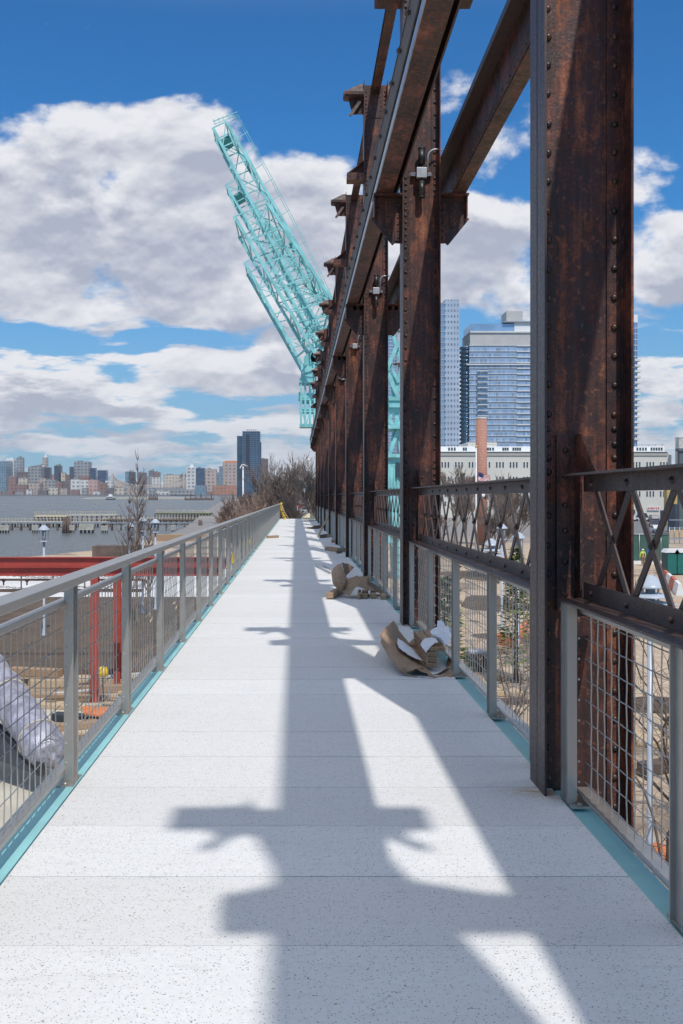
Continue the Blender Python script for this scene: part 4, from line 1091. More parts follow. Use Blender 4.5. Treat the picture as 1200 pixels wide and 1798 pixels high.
for i, (px, w, h, mt_, lb_) in enumerate([(117,16,26,'timber_pier','dark timber dolphin of bundled piles left of the concrete block'), (153,26,16,'pier_concrete','wide concrete pier footing on dark piles'), (184,12,13,'pier_concrete','small concrete pier footing on two piles'), (127,9,14,'pier_concrete','narrow concrete footing beside the dark dolphin'),
        (62,11,14,'pier_concrete','small concrete footing left of the dark dolphin'), (8,18,14,'pier_concrete','concrete footing at the left edge of the picture'), (247,10,32,'timber_pier','dark timber dolphin behind the thin bare tree'), (352,9,22,'timber_pier','dark timber dolphin above the handrail'), (305,8,14,'pier_concrete','pale concrete footing above the handrail')]):
    c = at_z(px, 936, WATER); k = c.y/F; r = empty('pier_footing', c)
    W2 = w*k/2; H = h*k
    if mt_ == 'timber_pier':
        mb = MB()
        for q in range(7): a = q*6.28/7; mb.tube([(W2*.7*math.cos(a)*1.15, W2*.6*math.sin(a), -.8), (W2*.55*math.cos(a), W2*.5*math.sin(a), H+.15*math.sin(q*5))], W2*.28, 6)
        mb.tube([(0,0,-.8),(0,0,H+.2)], W2*.3, 6); mb.build('pile_cluster', M[mt_], r)
    else:
        MB().prism([(-W2,H*.35),(W2*.95,H*.35),(W2,H),(-W2,H)], -W2*.6, W2*.6).build('cap', M[mt_], r)
        mb = MB()
        for q in range(4): x = -W2*.8+q*W2*.53; mb.tube([(x,0,-.8),(x,0,H*.36)], W2*.16, 6)
        mb.build('piles', M['timber_pier'], r)
    tag(r, lb_, 'pier footing', 'pier footings in the river')
c = at_z(215, 985, GZ)
o = MB().box(-3.5,4.5,0,3,0,1.7).box(-2.5,3.5,-.4,-.01,.2,1.5).build('timber_bulkhead', M['timber_pier'], None, c); tag(o, 'dark timber bulkhead at the water edge under the thin bare tree', 'bulkhead')
o = MB().box(-5,5,0,2,0,1.0).build('earth_bank', M['wood'], None, at_z(320, 950, GZ)); tag(o, kind='structure')

# ------------------------------------------------------------------ far skyline
facade('f_grey', (.30,.30,.30), (.06,.08,.10), 7, 8, .5, .55)
facade('f_white', (.62,.60,.57), (.14,.16,.19), 8, 9, .5, .5)
facade('f_brick', (.26,.14,.11), (.07,.08,.09), 7, 8, .45, .45)
facade('f_brown', (.16,.12,.12), (.05,.06,.07), 7, 7, .5, .5)
facade('f_beige', (.45,.34,.28), (.10,.11,.13), 7.5, 8.5, .5, .45)
facade('f_pink', (.50,.30,.25), (.14,.14,.15), 8, 9, .45, .4)
facade('f_navy', (.018,.045,.09), (.02,.05,.10), 4, 6, .7, .8, .3)
facade('f_dark', (.05,.05,.07), (.03,.05,.08), 3.4, 4.5, .6, .6, .4)
facade('f_glass', (.20,.27,.32), (.06,.12,.17), 3.6, 5, .7, .75, .3)
facade('f_orange', (.42,.17,.09), (.13,.10,.10), 7, 8, .5, .45)
facade('f_cream', (.58,.50,.40), (.18,.17,.16), 8, 8, .5, .45)
roofm = plain('roof_grey', (.22,.21,.20), .9, 0, .2, .02)
sky_b = [ # x0,x1,top,mat,Y,cap,label
 (-30,11,810,'f_glass',2150,0,'greenish glass block at the left edge of the picture'), (8,24,807,'f_white',2260,2,'white slab tower second from the left edge'), (24,31,822,'f_glass',2400,0,'small blue grey block behind the white slab tower'),
 (29,40,804,'f_grey',2350,3,'pale grey tower with rounded top third from the left'), (30,50,829,'f_brown',2280,1,'dark brown block beneath the pale grey tower'), (49,72,820,'f_grey',2240,2,'broad grey block with dark rooftop boxes left of the white capped spire'),
 (68,81,817,'f_white',2360,1,'stepped pale block around the white capped spire'), (75,83,803,'f_beige',2420,4,'slender stone spire with a white cap'), (76,88,821,'f_dark',2300,0,'dark block just right of the white capped spire'), (88,96,833,'f_pink',2330,0,'small reddish block left of the dark twin topped tower'),
 (95,107,818,'f_dark',2300,2,'dark tower with notched top between brick blocks'), (104,114,830,'f_cream',2300,1,'cream block right of the dark notched tower'), (112,122,834,'f_brick',2320,1,'red brown block left of the big grey slab'),
 (122,131,820,'f_dark',2310,0,'dark sliver tower left of the big grey slab'), (130,156,811,'f_grey',2230,1,'biggest grey slab tower with brown roof band'), (157,168,822,'f_navy',2250,0,'navy glass tower, left one of the two right of the grey slab'), (171,187,826,'f_navy',2200,0,'navy glass tower, wider right one of the two'),
 (13,28,837,'f_brick',2120,1,'brown brick block on the shore at the left'), (28,48,840,'f_cream',2180,2,'yellowish twin gabled block on the shore'), (28,50,851,'f_brick',2110,0,'low brick row on the shore beneath the yellowish block'), (48,70,849,'f_beige',2110,1,'low mixed brick row on the shore'),
 (68,80,840,'f_beige',2150,1,'tan block on the shore below the white capped spire'), (79,97,843,'f_grey',2140,1,'pale grey block on the shore left of the maroon block'), (97,108,847,'f_brick',2100,1,'maroon block with white roof line on the shore'), (107,125,845,'f_brown',2130,0,'purple brown block on the shore'),
 (124,140,842,'f_white',2080,2,'white shore apartment block, left half'), (140,155,843,'f_white',2085,0,'white shore apartment block, right half'), (155,171,843,'f_pink',2080,1,'pink brick apartment block on the shore'), (136,156,836,'f_brick',2150,0,'brick block peeping over the white shore apartments'),
 (171,186,848,'f_brick',2150,1,'low brick block left of the bridge'), (185,198,844,'f_white',2170,0,'white block behind the bridge tower'), (168,180,838,'f_beige',2500,1,'faint beige block behind the navy towers'), (196,222,846,'f_beige',2700,0,'low tan blocks behind the bridge, left'),
 (220,227,828,'f_glass',2650,0,'blue glass block behind the bridge'), (226,237,829,'f_dark',2600,1,'dark block with red roof behind the bridge'), (241,256,830,'f_brown',2550,1,'brown slab behind the bridge'), (256,268,836,'f_grey',2700,0,'pale grey block behind the bridge'), (261,271,827,'f_brown',2800,2,'dark domed tower behind the bridge'),
 (272,281,829,'f_brick',2800,1,'reddish tower behind the bridge'), (267,281,838,'f_white',2650,0,'white block behind the bridge'), (287,316,834,'f_cream',2600,1,'large cream hospital block behind the bridge'), (317,328,833,'f_brown',2550,1,'brown block left of the grey white tower'), (210,240,855,'f_white',2500,0,'low white block under the bridge deck'), (258,288,856,'f_white',2500,0,'low white block under the bridge deck, right one'),
 (327,345,821,'f_white',2200,4,'grey white checkered tower with white penthouse'), (344,360,822,'f_navy',2150,1,'navy tower with a notched top'), (360,380,824,'f_beige',2120,1,'pinkish beige tower right of the navy tower'), (378,386,830,'f_glass',2300,0,'narrow teal glass tower'), (385,393,819,'f_glass',2350,0,'pale blue glass tower beside the orange roofed tower'),
 (391,420,812,'f_beige',2200,5,'beige brick tower with an orange roof'), (374,420,853,'f_orange',2090,1,'low orange brick waterside row below the orange roofed tower'), (342,362,853,'f_glass',2000,0,'low blue grey waterfront block under the navy tower'), (300,342,860,'f_grey',2050,0,'low grey waterfront sheds'), 
 (457,471,806,'f_brown',1100,1,'dark brown tower right of the dark glass tower')]
for i, (x0, x1, top, mt_, y, cap, lb_) in enumerate(sky_b):
    a = at_y(x0, top, y); b_ = at_y(x1, top, y); w = b_.x-a.x; base = WATER+1.5 if y > 1500 else GZ; H = a.z-base
    wr = min(w, 60)
    o = MB().box(0, w, 0, wr, 0, H).build('apartment_tower' if H > 50 else 'apartment_block', M[mt_], None, (a.x, y, base))
    tag(o, lb_, 'building', 'far shore buildings'); k = y/F
    mb = MB().box(.5, w-.5, .5, wr-.5, H, H+.6)
    if cap in (1, 2): mb.box(w*.2, w*.5, 4, wr*.6, H+.6, H+2.2*k)
    if cap == 2: mb.box(w*.6, w*.85, 4, wr*.6, H+.6, H+3.5*k)
    if cap == 3: mb.box(w*.2, w*.8, 3, wr*.7, H+.6, H+1.8*k); mb.box(w*.35, w*.65, 5, wr*.5, H+1.8*k, H+3*k)
    if cap == 4: mb.box(w*.3, w*.75, 3, wr*.7, H+.6, H+3*k); mb.box(w*.42, w*.68, 5, wr*.5, H+3*k, H+7*k)
    if cap == 5: mb.prism([(0,H+.6),(w,H+.6),(w*.85,H+3*k),(w*.2,H+3*k)], 1, wr-1)
    mb.build('roof', M['orange'] if cap == 5 else (M['white_paint'] if cap == 4 or i in (1,) else roofm), o)
# low shore clutter: small houses, sheds as individual blocks
rnd = random.Random(5); adj = ['tan', 'brick', 'grey', 'white', 'brown', 'cream']
mats = {'tan':'f_beige','brick':'f_brick','grey':'f_grey','white':'f_white','brown':'f_brown','cream':'f_cream'}
near = ['under the glass block at the left edge','below the white slab tower','below the yellowish twin gables','in front of the broad grey block','below the white capped spire','before the pale grey shore block','before the maroon block','before the purple brown block','left of the white apartments','before the pink apartments','under the navy towers','left of the bridge tower','beneath the bridge left span','beneath the bridge truss','beneath the bridge right span','before the cream hospital','left of the checkered tower','before the checkered tower','before the navy notched tower','before the pinkish beige tower']
for i, n_ in enumerate(near):
    x0 = -10+i*19.5; w = rnd.uniform(9, 17); t = rnd.uniform(856, 864); cl = adj[i % 6]; y = 2075
    a = at_y(x0, t, y); b_ = at_y(x0+w, t, y); H = a.z-(WATER+1.5)
    o = MB().box(0, b_.x-a.x, 0, 12, 0, H).build('waterfront_block', M[mats[cl]], None, (a.x, y-10, WATER+1.5)); MB().box(.3, b_.x-a.x-.3, .3, 11, H, H+1).build('roof', roofm, o)
    tag(o, 'low %s waterfront block %s' % (cl, n_), 'building', 'low waterfront blocks')
# dark glass riverside tower with real floors
def glass_tower(name, px0, px1, top, y, depth, floorpx, glass, slab, label, steps=None, slabw=.35, mull=3.0, out=.25, base=GZ):
    a = at_y(px0, top, y); b_ = at_y(px1, top, y); w = b_.x-a.x; H = a.z-base; k = y/F; fh = floorpx*k
    r = empty(name, (a.x, y, base)); tag(r, label, 'tower')
    MB().box(0, w, 0, depth, 0, H).build('glass_wall', glass, r)
    mb = MB(); z = H-slabw*.5
    while z > 2: mb.box(-out, w+out, -out, depth+out, z-slabw, z); z -= fh
    mb.build('floor_slabs', slab, r)
    mb = MB(); x = 0
    while x < w: mb.box(x-.09, x+.09, -out*.6, -.01, 0, H); x += mull
    x = mull
    while x < depth:
        mb.box(-out*.6, -.01, x-.09, x+.09, 0, H); mb.box(w+.01, w+out*.6, x-.09, x+.09, 0, H); x += mull
    mb.build('mullions', slab, r)
    return r, w, H, k
plain('tower_glass_dark', (.035,.07,.12), .12, .2, .4, .06, spec=.9); plain('slab_blue', (.17,.24,.33), .4, .2, .1, .05)
r, w, H, k = glass_tower('glass_tower', 426, 456, 757, 1050, 24, 3.6, M['tower_glass_dark'], M['slab_blue'], 'tall dark blue glass tower standing alone near the bank', base=GZ)
MB().box(-6, -.3, 4, 22, 0, H-8*k).box(w+.3, w+1.6, 4, 20, 0, H-19*k).build('wing', M['tower_glass_dark'], r)
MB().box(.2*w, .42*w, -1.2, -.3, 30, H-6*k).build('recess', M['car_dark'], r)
mb = MB()
for q in range(5): x = w*(.25+.13*q); mb.bar((x,6,H), (x,6,H+3*k), .6, .6)
mb.bar((w*.2,6,H+3*k), (w*.85,6,H+3*k), .8, .5); mb.build('roof_frame', M['metal_grey'], r)

# cantilever bridge
yb = 2480; k = yb/F
r = empty('cantilever_bridge', (0, yb, 0)); tag(r, 'long pale steel cantilever bridge across the river', 'bridge')
dz_ = at_y(200, 857, yb).z; X = lambda px: at_y(px, 857, yb).x; Zp = lambda py: at_y(200, py, yb).z
prof = [(150,846),(165,848),(182,845),(198,834),(205,840),(215,846),(230,851),(250,852),(270,852),(290,851),(305,847),(315,843),(323,837),(332,845),(345,852)]
top = []
for (a0, b0), (a1, b1) in zip(prof, prof[1:]):
    for q in range(3): top.append((a0+(a1-a0)*q/3, b0+(b1-b0)*q/3))
top.append(prof[-1]); mb = MB()
for q in range(len(top)-1):
    A, B = top[q], top[q+1]
    mb.bar((X(A[0]),0,Zp(A[1])), (X(B[0]),0,Zp(B[1])), 3, 2.2); mb.bar((X(A[0]),0,Zp(A[1])), (X(A[0]),0,dz_), 1.6, 1.6)
    mb.bar((X(A[0]),0,dz_), (X(B[0]),0,Zp(B[1])), 1.6, 1.4)
mb.build('truss', M['bridge_paint'], r)
MB().box(X(60), X(352), -6, 6, dz_-5, dz_).build('roadway', M['metal_grey'], r)
for px in (198, 323): MB().box(X(px)-7, X(px)+7, -5, 5, WATER, dz_-5.01).build('pier', M['pier_concrete'], r); MB().box(X(px)-2, X(px)+2, -3, 3, dz_, Zp(831)).build('tower', M['bridge_paint'], r)
# ferry and barges
c = at_z(195, 877.5, WATER); k = c.y/F; r = empty('ferry', c); L = 16*k
MB().prism([(-L/2, -.5), (L*.42, -.5), (L/2, 1.6), (-L/2, 1.6)], -4, 4).build('hull', M['car_dark'], r); MB().box(-L*.4, L*.3, -3.4, 3.4, 1.6, 4.2).build('cabin', M['white_paint'], r); MB().box(-L*.38, L*.28, -3.5, -3.41, 2.3, 3.4).build('window', M['glass_dark'], r); MB().box(-L*.2, L*.12, -2.4, 2.4, 4.2, 6.4).build('bridge', M['white_paint'], r)
tag(r, 'small white passenger ferry crossing the river', 'ferry')
for px, w_, lb_ in ((269,15,'dark work barge with posts on the river'), (350,50,'long dark timber jetty near the right bank')):
    c = at_z(px, 878, WATER); k = c.y/F; L = w_*k; r = empty('barge', c); MB().box(-L/2, L/2, -5, 5, -.5, 2).build('hull', M['timber_pier'], r); mb = MB()
    for q in range(6): mb.box(-L/2+q*L/5.5, -L/2+q*L/5.5+1, -1, 1, 2, 4+3*(q % 2)); 
    mb.build('posts', M['timber_pier'], r); tag(r, lb_, 'barge')
c = at_z(240, 876, WATER)
o = MB().prism([(-70,-.5),(72,-.5),(66,1.2),(40,2.2),(-60,1.6)], -15, 15).build('island_spit', M['concrete'], None, c); tag(o, kind='structure')

# ------------------------------------------------------------------ right side background
plain('tower_glass', (.13,.21,.34), .12, .35, .45, .05, spec=1.0); plain('slab_white', (.62,.62,.60), .6, 0, .06, .05); plain('slab_pale', (.38,.42,.46), .5, 0, .06, .05)
plain('glass_pale', (.24,.36,.50), .15, .3, .25, .05, spec=1.0); plain('louvre', (.46,.45,.43), .7, 0, .06, .2)
r, w, H, k = glass_tower('glass_tower', 752, 806, 531, 640, 30, 9.9, M['glass_pale'], M['slab_pale'], 'slim pale glass tower right behind the second column', mull=2.2, slabw=.5)
MB().box(w-9, w+.4, -.5, 30.4, H-95, H+14*k*.36).build('corner_bay', facade('f_pale', (.36,.43,.52), (.10,.14,.20), 3.6, 2.0, .45, .5), r)
MB().tube([(6,8,H),(6,8,H+30*k)], .5, 6).build('mast', M['metal_grey'], r)
r, w, H, k = glass_tower('glass_tower', 672, 697, 587, 600, 26, 6.0, M['glass_pale'], M['slab_pale'], 'bluish glass tower glimpsed left of the second column', mull=2.4, slabw=.5)
MB().box(w, w+3, 0, 26, 0, H+12*k).build('side_wall', M['slab_white'], r)
# wide tower
yT = 640; k = yT/F; base = GZ
a = at_y(825, 600, yT); ox = a.x; Z = lambda py: at_y(825, py, yT).z-base; X = lambda px: at_y(px, 600, yT).x-ox
r = empty('glass_tower', (ox, yT, base)); tag(r, 'wide blue glass apartment tower with white slabs and louvred crown beside the nearest column', 'tower')
MB().box(0, X(985), 0, 30, 0, Z(606)).build('glass_wall', facade('f_tower', (.30,.38,.48), (.13,.21,.33), 3.62, 1.45, .8, .8, .15, .12, .75), r)
MB().box(X(826), X(985), .3, 30, Z(606), Z(583)).build('louvre_band', M['louvre'], r)
MB().box(X(827), X(904), 1, 28, Z(583), Z(568)).build('crown_glass', M['glass_pale'], r)
MB().box(X(904), X(985), .5, 30, Z(583), Z(566)).build('crown_block', M['white_paint'], r)
MB().box(X(884), X(990), -1, 28, Z(566), Z(564)).build('roof_slab', M['metal_grey'], r)
MB().box(X(892), X(921), 4, 20, Z(564), Z(544)).build('plant_room', M['louvre'], r)
mb = MB(); py = 606
while py < 790:
    mb.box(-.4, X(985), -.5, 30.4, Z(py)-.35, Z(py)); mb.box(X(908), X(985), -.7, -.51, Z(py)-.75, Z(py)); py += 9.9
mb.box(-2, X(985), -1.0, 30.5, Z(641), Z(639)); mb.box(X(826), X(985), -.6, 30.5, Z(584), Z(581.5)); mb.build('floor_slabs', M['slab_white'], r)
mb = MB(); x = 0; i = 0
while x < X(985): mb.box(x-.07, x+.07, -.22, -.01, 0, Z(606)); x += 1.45
mb.build('mullions', M['slab_pale'], r)
mb = MB(); mb2 = MB(); py = 652
while py < 738:
    mb.box(X(838), X(857), -2.6, -.71, Z(py), Z(py)+.5); mb2.box(X(838.5), X(856.5), -2.55, -2.45, Z(py)+.5, Z(py)+1.5); py += 9.9
mb.build('balcony', M['slab_white'], r); mb2.build('balcony_glass', M['glass_blue'], r)
mb = MB(); py = 612
while py < 790:
    mb.lathe([(4.2, Z(py)), (4.2, Z(py)+.45)], (X(821), 5, 0), 14); mb.lathe([(4.1, Z(py)+.45), (4.1, Z(py)+1.5)], (X(821), 5, 0), 14); py += 7.3
mb.build('round_balconies', plain('balcony_blue', (.03,.09,.15), .15, .3, .2, 1), r)
MB().lathe([(3.3, 0), (3.3, Z(606))], (X(821.5), 5.5, 0), 14).build('corner_glass', M['glass_pale'], r)
r, w, H, k = glass_tower('glass_tower', 1060, 1120, 565, 640, 30, 9.9, M['tower_glass'], M['slab_white'], 'blue glass tower with balconies just right of the nearest column', mull=1.6, slabw=.4)
MB().box(w-8, w+.3, .4, 29, H, H+13*k).build('crown_block', M['white_paint'], r)
mb = MB(); py = 634
while py < 780: z = at_y(1120, py, 640).z-GZ; mb.box(w-2, w+2.0, -1.2, 6, z, z+.4); mb.box(w-2, w+1.9, -1.15, -1.1, z+.4, z+1.4); py += 9.9
mb.build('balcony', M['slab_white'], r)
# long white factory building
yW = 302; k = yW/F; a = at_y(700, 850, yW); ox = a.x; X = lambda px: at_y(px, 850, yW).x-ox; Z = lambda py: at_y(700, py, yW).z-GZ
r = empty('white_building', (ox, yW, GZ)); tag(r, 'long white plastered building of several storeys with a rooftop storey', 'building')
plain('plaster', (.62,.59,.52), .85, 0, .06, .05); plain('plaster_grey', (.40,.38,.34), .85, 0, .06, .05)
MB().box(0, X(1172), 0, 30, 0, Z(793.5)).build('wall', M['plaster'], r)
MB().box(-.3, X(1172)+.3, -.3, -.01, Z(800), Z(795)).build('cornice_band', M['plaster_grey'], r)
MB().box(X(740), X(1173), -.6, 29, Z(793.4), Z(792.6)).build('parapet', M['white_paint'], r)
MB().box(X(1172)+.31, X(1184), 2, 28, 0, Z(798)).build('side_wing', M['plaster'], r)
MB().box(X(745), X(1174), 3, 26, Z(792.6), Z(783)).build('rooftop_storey', M['white_paint'], r)
MB().box(X(828), X(880), 6, 20, Z(783), Z(775)).build('roof_room', M['plaster'], r)
mb = MB()
for px in range(750, 1180, 12): mb.bar((X(px), 3.2, Z(783)), (X(px), 3.2, Z(779)), .1, .1)
mb.bar((X(750), 3.2, Z(779.5)), (X(1174), 3.2, Z(779.5)), .1, .1); mb.build('roof_railing', M['galv'], r)
def windows(name, pys, xs, w_, yoff, parent, dark='glass_dark'):
    n = 0
    for (t, b2) in pys:
        for px in xs:
            fr = MB().box(X(px)-.12, X(px+w_)+.12, yoff-.05, yoff-.005, Z(b2)-.12, Z(t)+.12)
            if n == 0:
                base_f = fr.build('window', M['plaster_grey'], parent)
            MBp = None
            n += 1
grp = []
for g0 in range(745, 1172, 24): grp += [g0+6, g0+11.5, g0+17]
win0 = MB().box(0, 3.6*k, -.06, -.01, 0, 10.7*k).build('window', M['white_paint'], r)
pan0 = MB().box(.08, 3.6*k-.08, -.10, -.061, .08, 5.2*k).box(.08, 3.6*k-.08, -.10, -.061, 5.4*k, 10.7*k-.08).build('pane', M['glass_dark'], win0)
first = True; cnt = 0
for (b2) in (821.4, 847, 872.5, 888.6):
    for px in grp:
        if cnt >= 98: break
        if b2 > 860 and not (px > 1105 or 780 < px < 930): continue
        if 928 < px < 1100: continue
        if first: o = win0; first = False
        else:
            o = win0.copy(); COL.objects.link(o); o.parent = r
            p_ = pan0.copy(); COL.objects.link(p_); p_.parent = o
        o.location = (X(px), 0, Z(b2)); cnt += 1
        if b2 == 888.6: o.scale = (1, 1, .8)
w0 = MB().box(0, 3.2*k, -.05, -.01, 0, 5.4*k).box(.02,3.2*k-.02,-.08,-.051,2.6*k,2.8*k).build('rooftop_window', M['glass_dark'], r); first = True
for px in [758,764,770,790,795,800,816,820,859,863,868,886,890,894,904,908,912,916,1124,1129,1134,1139,1149,1153.5,1158,1162.5,1167]:
    if first: o = w0; first = False
    else: o = w0.copy(); COL.objects.link(o); o.parent = r
    o.location = (X(px), 2.98, Z(790.5))
MB().box(X(1112), X(1116), -.1, -.01, Z(909), Z(895)).box(X(1160), X(1166), -.1, -.01, Z(910), Z(896)).build('doorway', M['glass_dark'], r)
# red sign, illegible strokes
s = empty('shop_sign', (ox+X(1137), yW-.4, GZ+Z(896))); MB().box(0, 21*k, 0, .15, 0, 6.5*k).build('board', M['flag_white'], s); mb = MB()
rnd = random.Random(4); x = .2
while x < 20*k:
    ww = rnd.uniform(.12, .3); h0 = rnd.uniform(.1,.35); mb.box(x, x+ww, -.05, -.005, .15+h0*.5, 6*k-h0*.3)
    if rnd.random() < .6: mb.box(x+ww+.01, x+ww+.18, -.05, -.005, .4, .62)
    x += ww+rnd.uniform(.12,.3)
mb.build('lettering', M['flag_red'], s); tag(s, 'red and white shop sign on the white building', 'sign')
# grey shaft right of it
o = MB().box(0, 10*k, 0, 3, 0, Z(770)).box(-.1, 10*k+.1, -.1, 3.1, Z(770)+.01, Z(768.5)).build('concrete_shaft', M['pale_concrete'], None, (ox+X(1184), yW-4, GZ)); tag(o, 'tall pale grey concrete shaft right of the white building', 'shaft')
a = at_y(1194, 792, 180); o = MB().box(0, 9, 0, 1.0, 0, a.z-GZ).box(-.3, 9.3, -.3, 1.3, a.z-GZ+.01, a.z-GZ+.5).build('dark_shed', plain('dark_cladding', (.10,.12,.13), .6, 0, .15, .4), None, (a.x, 180, GZ)); tag(o, 'dark clad block at the right edge of the picture', 'building')
a = at_y(1172, 858, 230); b_ = at_y(1190, 858, 230); o = MB().box(0, b_.x-a.x, 0, 2, 0, a.z-GZ).build('yellow_building', plain('ochre', (.50,.36,.13), .8, 0, .1, .4), None, (a.x, 230, GZ)); tag(o, 'ochre yellow building behind the lattice at the right', 'building')
# brick chimney
yc = 150; k = yc/F; c = at_y(845.5, 900, yc); H = at_y(845, 733, yc).z-GZ
r = empty('brick_chimney', (c.x, yc, GZ)); MB().lathe([(11.2*k, 0), (9.4*k, H-.3)], n=28).build('shaft', M['brick'], r); MB().lathe([(9.5*k, H-.299), (9.5*k, H), (7.5*k, H), (7.5*k, H-2)], n=28).build('rim', M['pale_concrete'], r); tag(r, 'round red brick chimney standing before the glass tower', 'chimney')
# flagpole
yf = 95; k = yf/F; c = at_y(836.5, 900, yf); H = at_y(836, 786, yf).z-GZ
r = empty('flagpole', (c.x, yf, GZ)); MB().tube([(0,0,0),(0,0,H)], [.12,.06], 10).build('pole', M['white_paint'], r); MB().lathe([(0,-.1),(.1,-.06),(.13,0.02),(.09,.1),(0,.14)], (0,0,H+.1), 10).build('finial', M['gold'], r); tag(r, 'white flagpole with gold ball before the brick chimney', 'flagpole')
# flag: stripes, canton, stars
fl = empty('national_flag', (c.x+.22, yf, at_y(840, 829, yf).z)); tag(fl, 'red and white striped flag with starred blue canton flying from the pole', 'flag')
FW, FH = 20.5*k, 15*k
def fp(u, v): return (u*FW, .16*math.sin(u*7.5+.6)+.05*math.sin(v*4), -v*FH - u*FH*.42 + .035*math.sin(u*9)*FH)
mats_ = ('flag_red', 'flag_white')
for mi in (0, 1):
    mb = MB()
    for i in range(mi, 13, 2):
        u0 = .4 if i < 7 else 0; n = 14; vs = []
        for j in range(n+1): u = u0+(1-u0)*j/n; vs += [fp(u, i/13), fp(u, (i+1)/13)]
        mb.add(vs, [(2*j, 2*j+2, 2*j+3, 2*j+1) for j in range(n)])
    mb.build('red_stripes' if mi == 0 else 'white_stripes', M[mats_[mi]], fl, recalc=False)
mb = MB(); vs = []
for j in range(7): u = .4*j/6; vs += [fp(u, 0), fp(u, 7/13)]
mb.add(vs, [(2*j, 2*j+2, 2*j+3, 2*j+1) for j in range(6)]); mb.build('canton', M['flag_blue'], fl, recalc=False)
mb = MB()
for i in range(5):
    for j in range(6):
        q = Vector(fp(.035+.065*j, .05+.1*i)); q.y -= .012; pts = []
        for t in range(10): rr = .02 if t % 2 == 0 else .009; pts.append((q.x+rr*math.sin(t*math.pi/5)*1.3, q.y, q.z+rr*math.cos(t*math.pi/5)*1.3))
        mb.add(pts, [tuple(range(10))])
mb.build('stars', M['flag_white'], fl, recalc=False)
f2 = MB(); n = 8; vs = []
for j in range(n+1): u = j/n; vs += [(u*14*k, .12*math.sin(u*8), -u*.35), (u*14*k, .12*math.sin(u*8), -u*.35-9*k)]
f2.add(vs, [(2*j, 2*j+2, 2*j+3, 2*j+1) for j in range(n)]); o = f2.build('black_flag', M['black_paint'], None, (c.x+.22, yf, at_y(845, 862, yf).z), recalc=False); tag(o, 'small black and white flag below the striped one', 'flag')
ep = MB().lathe([(0,-.01),(.30,-.008),(.30,.0)], (6*k,-.14,-.15-4*k), 16, 'y').build('emblem', M['flag_white'], o)
# silver stack
ys = 200; k = ys/F; c = at_y(714, 700, ys); H = at_y(714, 560, ys).z-GZ
r = empty('silver_stack', (c.x, ys, GZ)); MB().lathe([(17*k,0),(17*k,H)], n=28).build('shell', plain('silver', (.50,.51,.53), .5, .3, .1, .3), r); mb = MB()
for py in (583, 622, 665, 705): z = at_y(714, py, ys).z-GZ; mb.lathe([(17*k+.01,z),(17.8*k,z),(17.8*k,z+.25),(17*k+.01,z+.25)], n=28)
mb.build('flange_ring', M['metal_grey'], r); mb = MB(); z = at_y(714, 640, ys).z-GZ; mb.lathe([(17*k+.01,z),(23*k,z),(23*k,z+.12),(17*k+.01,z+.12)], n=20)
for q in range(10): a_ = q*.63; mb.bar((22.5*k*math.cos(a_), 22.5*k*math.sin(a_), z), (22.5*k*math.cos(a_), 22.5*k*math.sin(a_), z+1.2), .08, .08)
mb.build('platform', M['timber_pier'], r); tag(r, 'silver metal stack behind the second column', 'stack')

# construction site, right
def box_px(name, x0, x1, t, bpy_, depth, mat, label, cat, bevel=0):
    c = at_z(x0, bpy_, GZ); y = c.y; x1_ = at_y(x1, bpy_, y).x; z = at_y(x0, t, y).z
    o = MB().box(0, x1_-c.x, 0, depth, 0, z-GZ).build(name, mat, None, c, bevel=bevel); tag(o, label, cat); return o
c = at_z(1085, 990, GZ); yfn = c.y
r = empty('site_fence', c); tag(r, 'green screened construction fence behind the worker', 'fence')
L = at_y(1175, 990, yfn).x-c.x; H = at_y(1110, 938, yfn).z-GZ
MB().box(0, L, 0, .04, .2, H).build('green_screen', M['green_mesh'], r); mb = MB(); x = 0
while x <= L: mb.tube([(x,-.06,0),(x,-.06,H+.05)], .04, 6); x += 2.4
mb.tube([(0,-.06,H),(L,-.06,H)], .04, 6); mb.build('posts', M['galv'], r)
mb = MB(); 
for q in range(4): mb.box(q*2.5+.3, q*2.5+2.5, -.5, -.1, 0, .35)
mb.build('footings', M['white_paint'], r)
for i, (px, lb_) in enumerate([(1170,'left of the two'), (1186,'right of the two')]):
    c = at_z(px, 1010, GZ); y = c.y; r = empty('portable_toilet', c); H = 2.5; wq = 1.25
    MB().box(0, wq, 0, 1.2, .1, 2.15).build('cabin', plain('toilet_dark', (.01,.05,.05), .5, 0, .1, 2), r, bevel=.03); MB().box(.15, wq-.15, -.04, -.005, .15, 2.0).build('door', M['toilet_green'], r)
    MB().prism([(-.05,2.16),(wq+.05,2.16),(wq*.85,2.5),(wq*.15,2.5)], -.05, 1.25).build('roof', M['white_paint'], r); tag(r, 'dark green portable toilet with white roof, %s' % lb_, 'portable toilet', 'portable toilets')
for i, (x0, x1, y0_, y1_) in enumerate([(1168,1180,1018,1030), (1181,1195,1030,1046)]):
    a = at_z(x0, y0_, GZ); b_ = at_z(x1, y1_, GZ); d = (b_-a); L = d.length; mb = MB().prism([(-.3,0),(.3,0),(.12,.9),(-.12,.9)], 0, L*.48); mb2 = MB().prism([(-.3,0),(.3,0),(.12,.9),(-.12,.9)], L*.52, L)
    r = empty('road_barrier', a); r.rotation_euler = Vector((d.x, d.y, 0)).to_track_quat('Y', 'Z').to_euler(); mb.build('segment', M['barrier_red'], r); mb2.build('segment', M['white_paint'], r)
    tag(r, 'red and white plastic road barrier, %s pair' % ('farther' if i == 0 else 'nearer'), 'barrier', 'plastic barriers')
